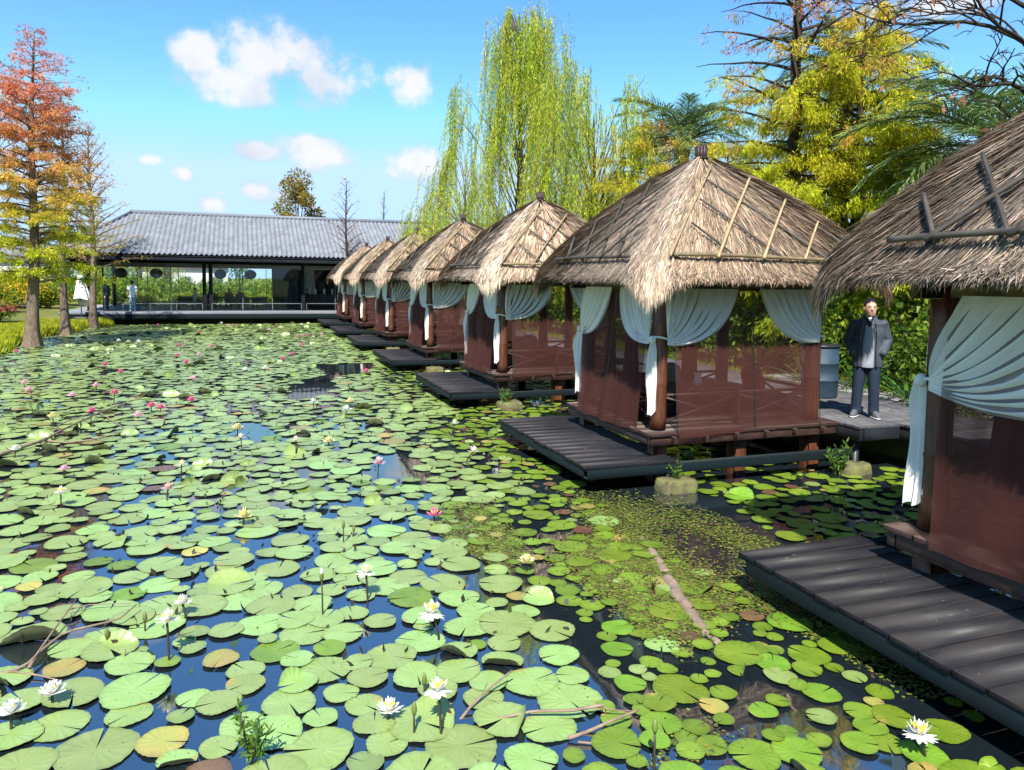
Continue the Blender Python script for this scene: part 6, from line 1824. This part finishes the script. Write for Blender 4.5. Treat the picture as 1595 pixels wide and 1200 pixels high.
branch('thin dark forked twig floating in the open water left of the tall stemmed lily', [
    ([(-20, 1052), (20, 1046), (50, 1030), (85, 980), (120, 932)], [.0, .03, .06, .08, .10], .014, .005), ([(45, 1040), (62, 1015), (100, 985), (185, 965), (212, 942)], [.04, .06, .08, .08, .10], .012, .005),
    ([(20, 1046), (60, 1052), (92, 1060)], [.03, .02, .01], .009, .004), ([(105, 950), (140, 942), (203, 940)], [.07, .06, .05], .006, .003)])
branch('straight bare stick leaning over the pads beside the dark folded pad', [([(712, 1128), (732, 1102), (765, 1070), (797, 1045)], [-.02, .03, .07, .12], .011, .006)])
branch('long dark twig lying on the pads in the foreground', [([(755, 1124), (830, 1108), (890, 1107), (940, 1098)], [.0, .06, .07, .10], .008, .011), ([(926, 1100), (955, 1106), (985, 1108)], [.09, .07, .05], .006, .003)])
branch('twig with a dry leaf tip near the green bud', [([(885, 1150), (915, 1140), (955, 1122), (995, 1106)], [.02, .05, .08, .10], .013, .007), ([(900, 1156), (940, 1160), (1000, 1158)], [.01, .01, .0], .008, .004)])
lg = thing('sunken_log', 'pale brown sunken log lying in the dark water by the weed', 'log', (0, 0, 0))
base = onz(1050, 925, 0); lg.location = base
V, F = stick([(1040, 905), (1062, 940), (1095, 985), (1150, 1040)], [-.02, -.012, -.022, -.06], .066, .05, 30, 1); Acc().add((V - base, F)).build('trunk', M['driftwood'], lg, smooth=True)
V, F = stick([(1000, 842), (1018, 868), (1038, 898)], [-.05, -.03, -.03], .055, .06, 16, 2); Acc().add((V - base, F)).build('trunk', M['driftwood'], lg, smooth=True)
# weeds rooted at the footings and one by the fore edge
def sprig(label, base, n, h, seed):
    r = np.random.default_rng(seed); o = thing('water_plant', label, 'plant', base)
    st = Acc(); P = []; D = []
    for k in range(n):
        d = np.array([r.normal(0, .3), r.normal(0, .3), 1]); d /= np.linalg.norm(d); L = h * r.uniform(.6, 1.1)
        st.add(tube([(0, 0, -.05), d * L * .5, d * L], [.005, .004, .002], 4)); m_ = 26
        t = r.uniform(.15, 1, m_); P.append(d[None] * (t * L)[:, None]); D.append(r.normal(0, 1, (m_, 3)) + [0, 0, .3])
    st.build('stems', M['stem'], o)
    P = np.concatenate(P); D = np.concatenate(D)
    f_ = Acc().add(leafquads(P, D, h * .2, h * .05, r), np.tile((.10, .20, .03), (len(P) * 4, 1))).build('leaves', M['leaf'], o); tag(f_, kind='stuff')
sprig('small weed growing on the mossy block under the sixth hut deck', (HX - 1.3, HY0 + HSTEP - 1.62, .14), 5, .32, 1)
sprig('feathery weed hanging by the walkway-side mossy block', (HX + 1.35, HY0 + HSTEP - 1.66, .0), 7, .5, 2)
sprig('leafy plant on the block under the fifth hut deck', (HX - 1.45, HY0 + 2 * HSTEP - 1.66, .12), 8, .34, 3)
p = onz(392, 1190, 0); sprig('thin feathery weed rising among the fore pads', (p[0], p[1], 0), 6, .32, 4)
# the pads that touch a landmark are named after it
SHORT = ['the large cream water lily', 'the straight stemmed white water lily', 'the big drooping white water lily', 'the long stemmed white water lily', 'the low white water lily facing up', 'the white lily by a folded pad', 'the tall thin petalled white lily',
         'the white lily near the planked deck', 'the white lily by the yellowed pad', None, None, None, None, None, 'the bright pink water lily', 'the pink and white water lily', 'the pale pink stemmed lily', 'the pink lily above the driftwood', 'the pink lily touching the driftwood']
used = set()
padobs = [o for o in COL.objects if o.get('category') == 'lily pad']
for k, s in enumerate(SHORT):
    if not s: continue
    q = onz(NEAR[k][1][0], NEAR[k][1][1] + 2, 0)
    c = sorted((math.hypot(o.location.x - q[0], o.location.y - q[1]), o.name) for o in padobs if o.name not in used)
    if c and c[0][0] < .45:
        o = bpy.data.objects[c[0][1]]; used.add(o.name)
        w_ = o['label'].split(' lily pad')[0].replace('round flat ', '')
        o['label'] = '%s lily pad directly under %s' % (w_, s)
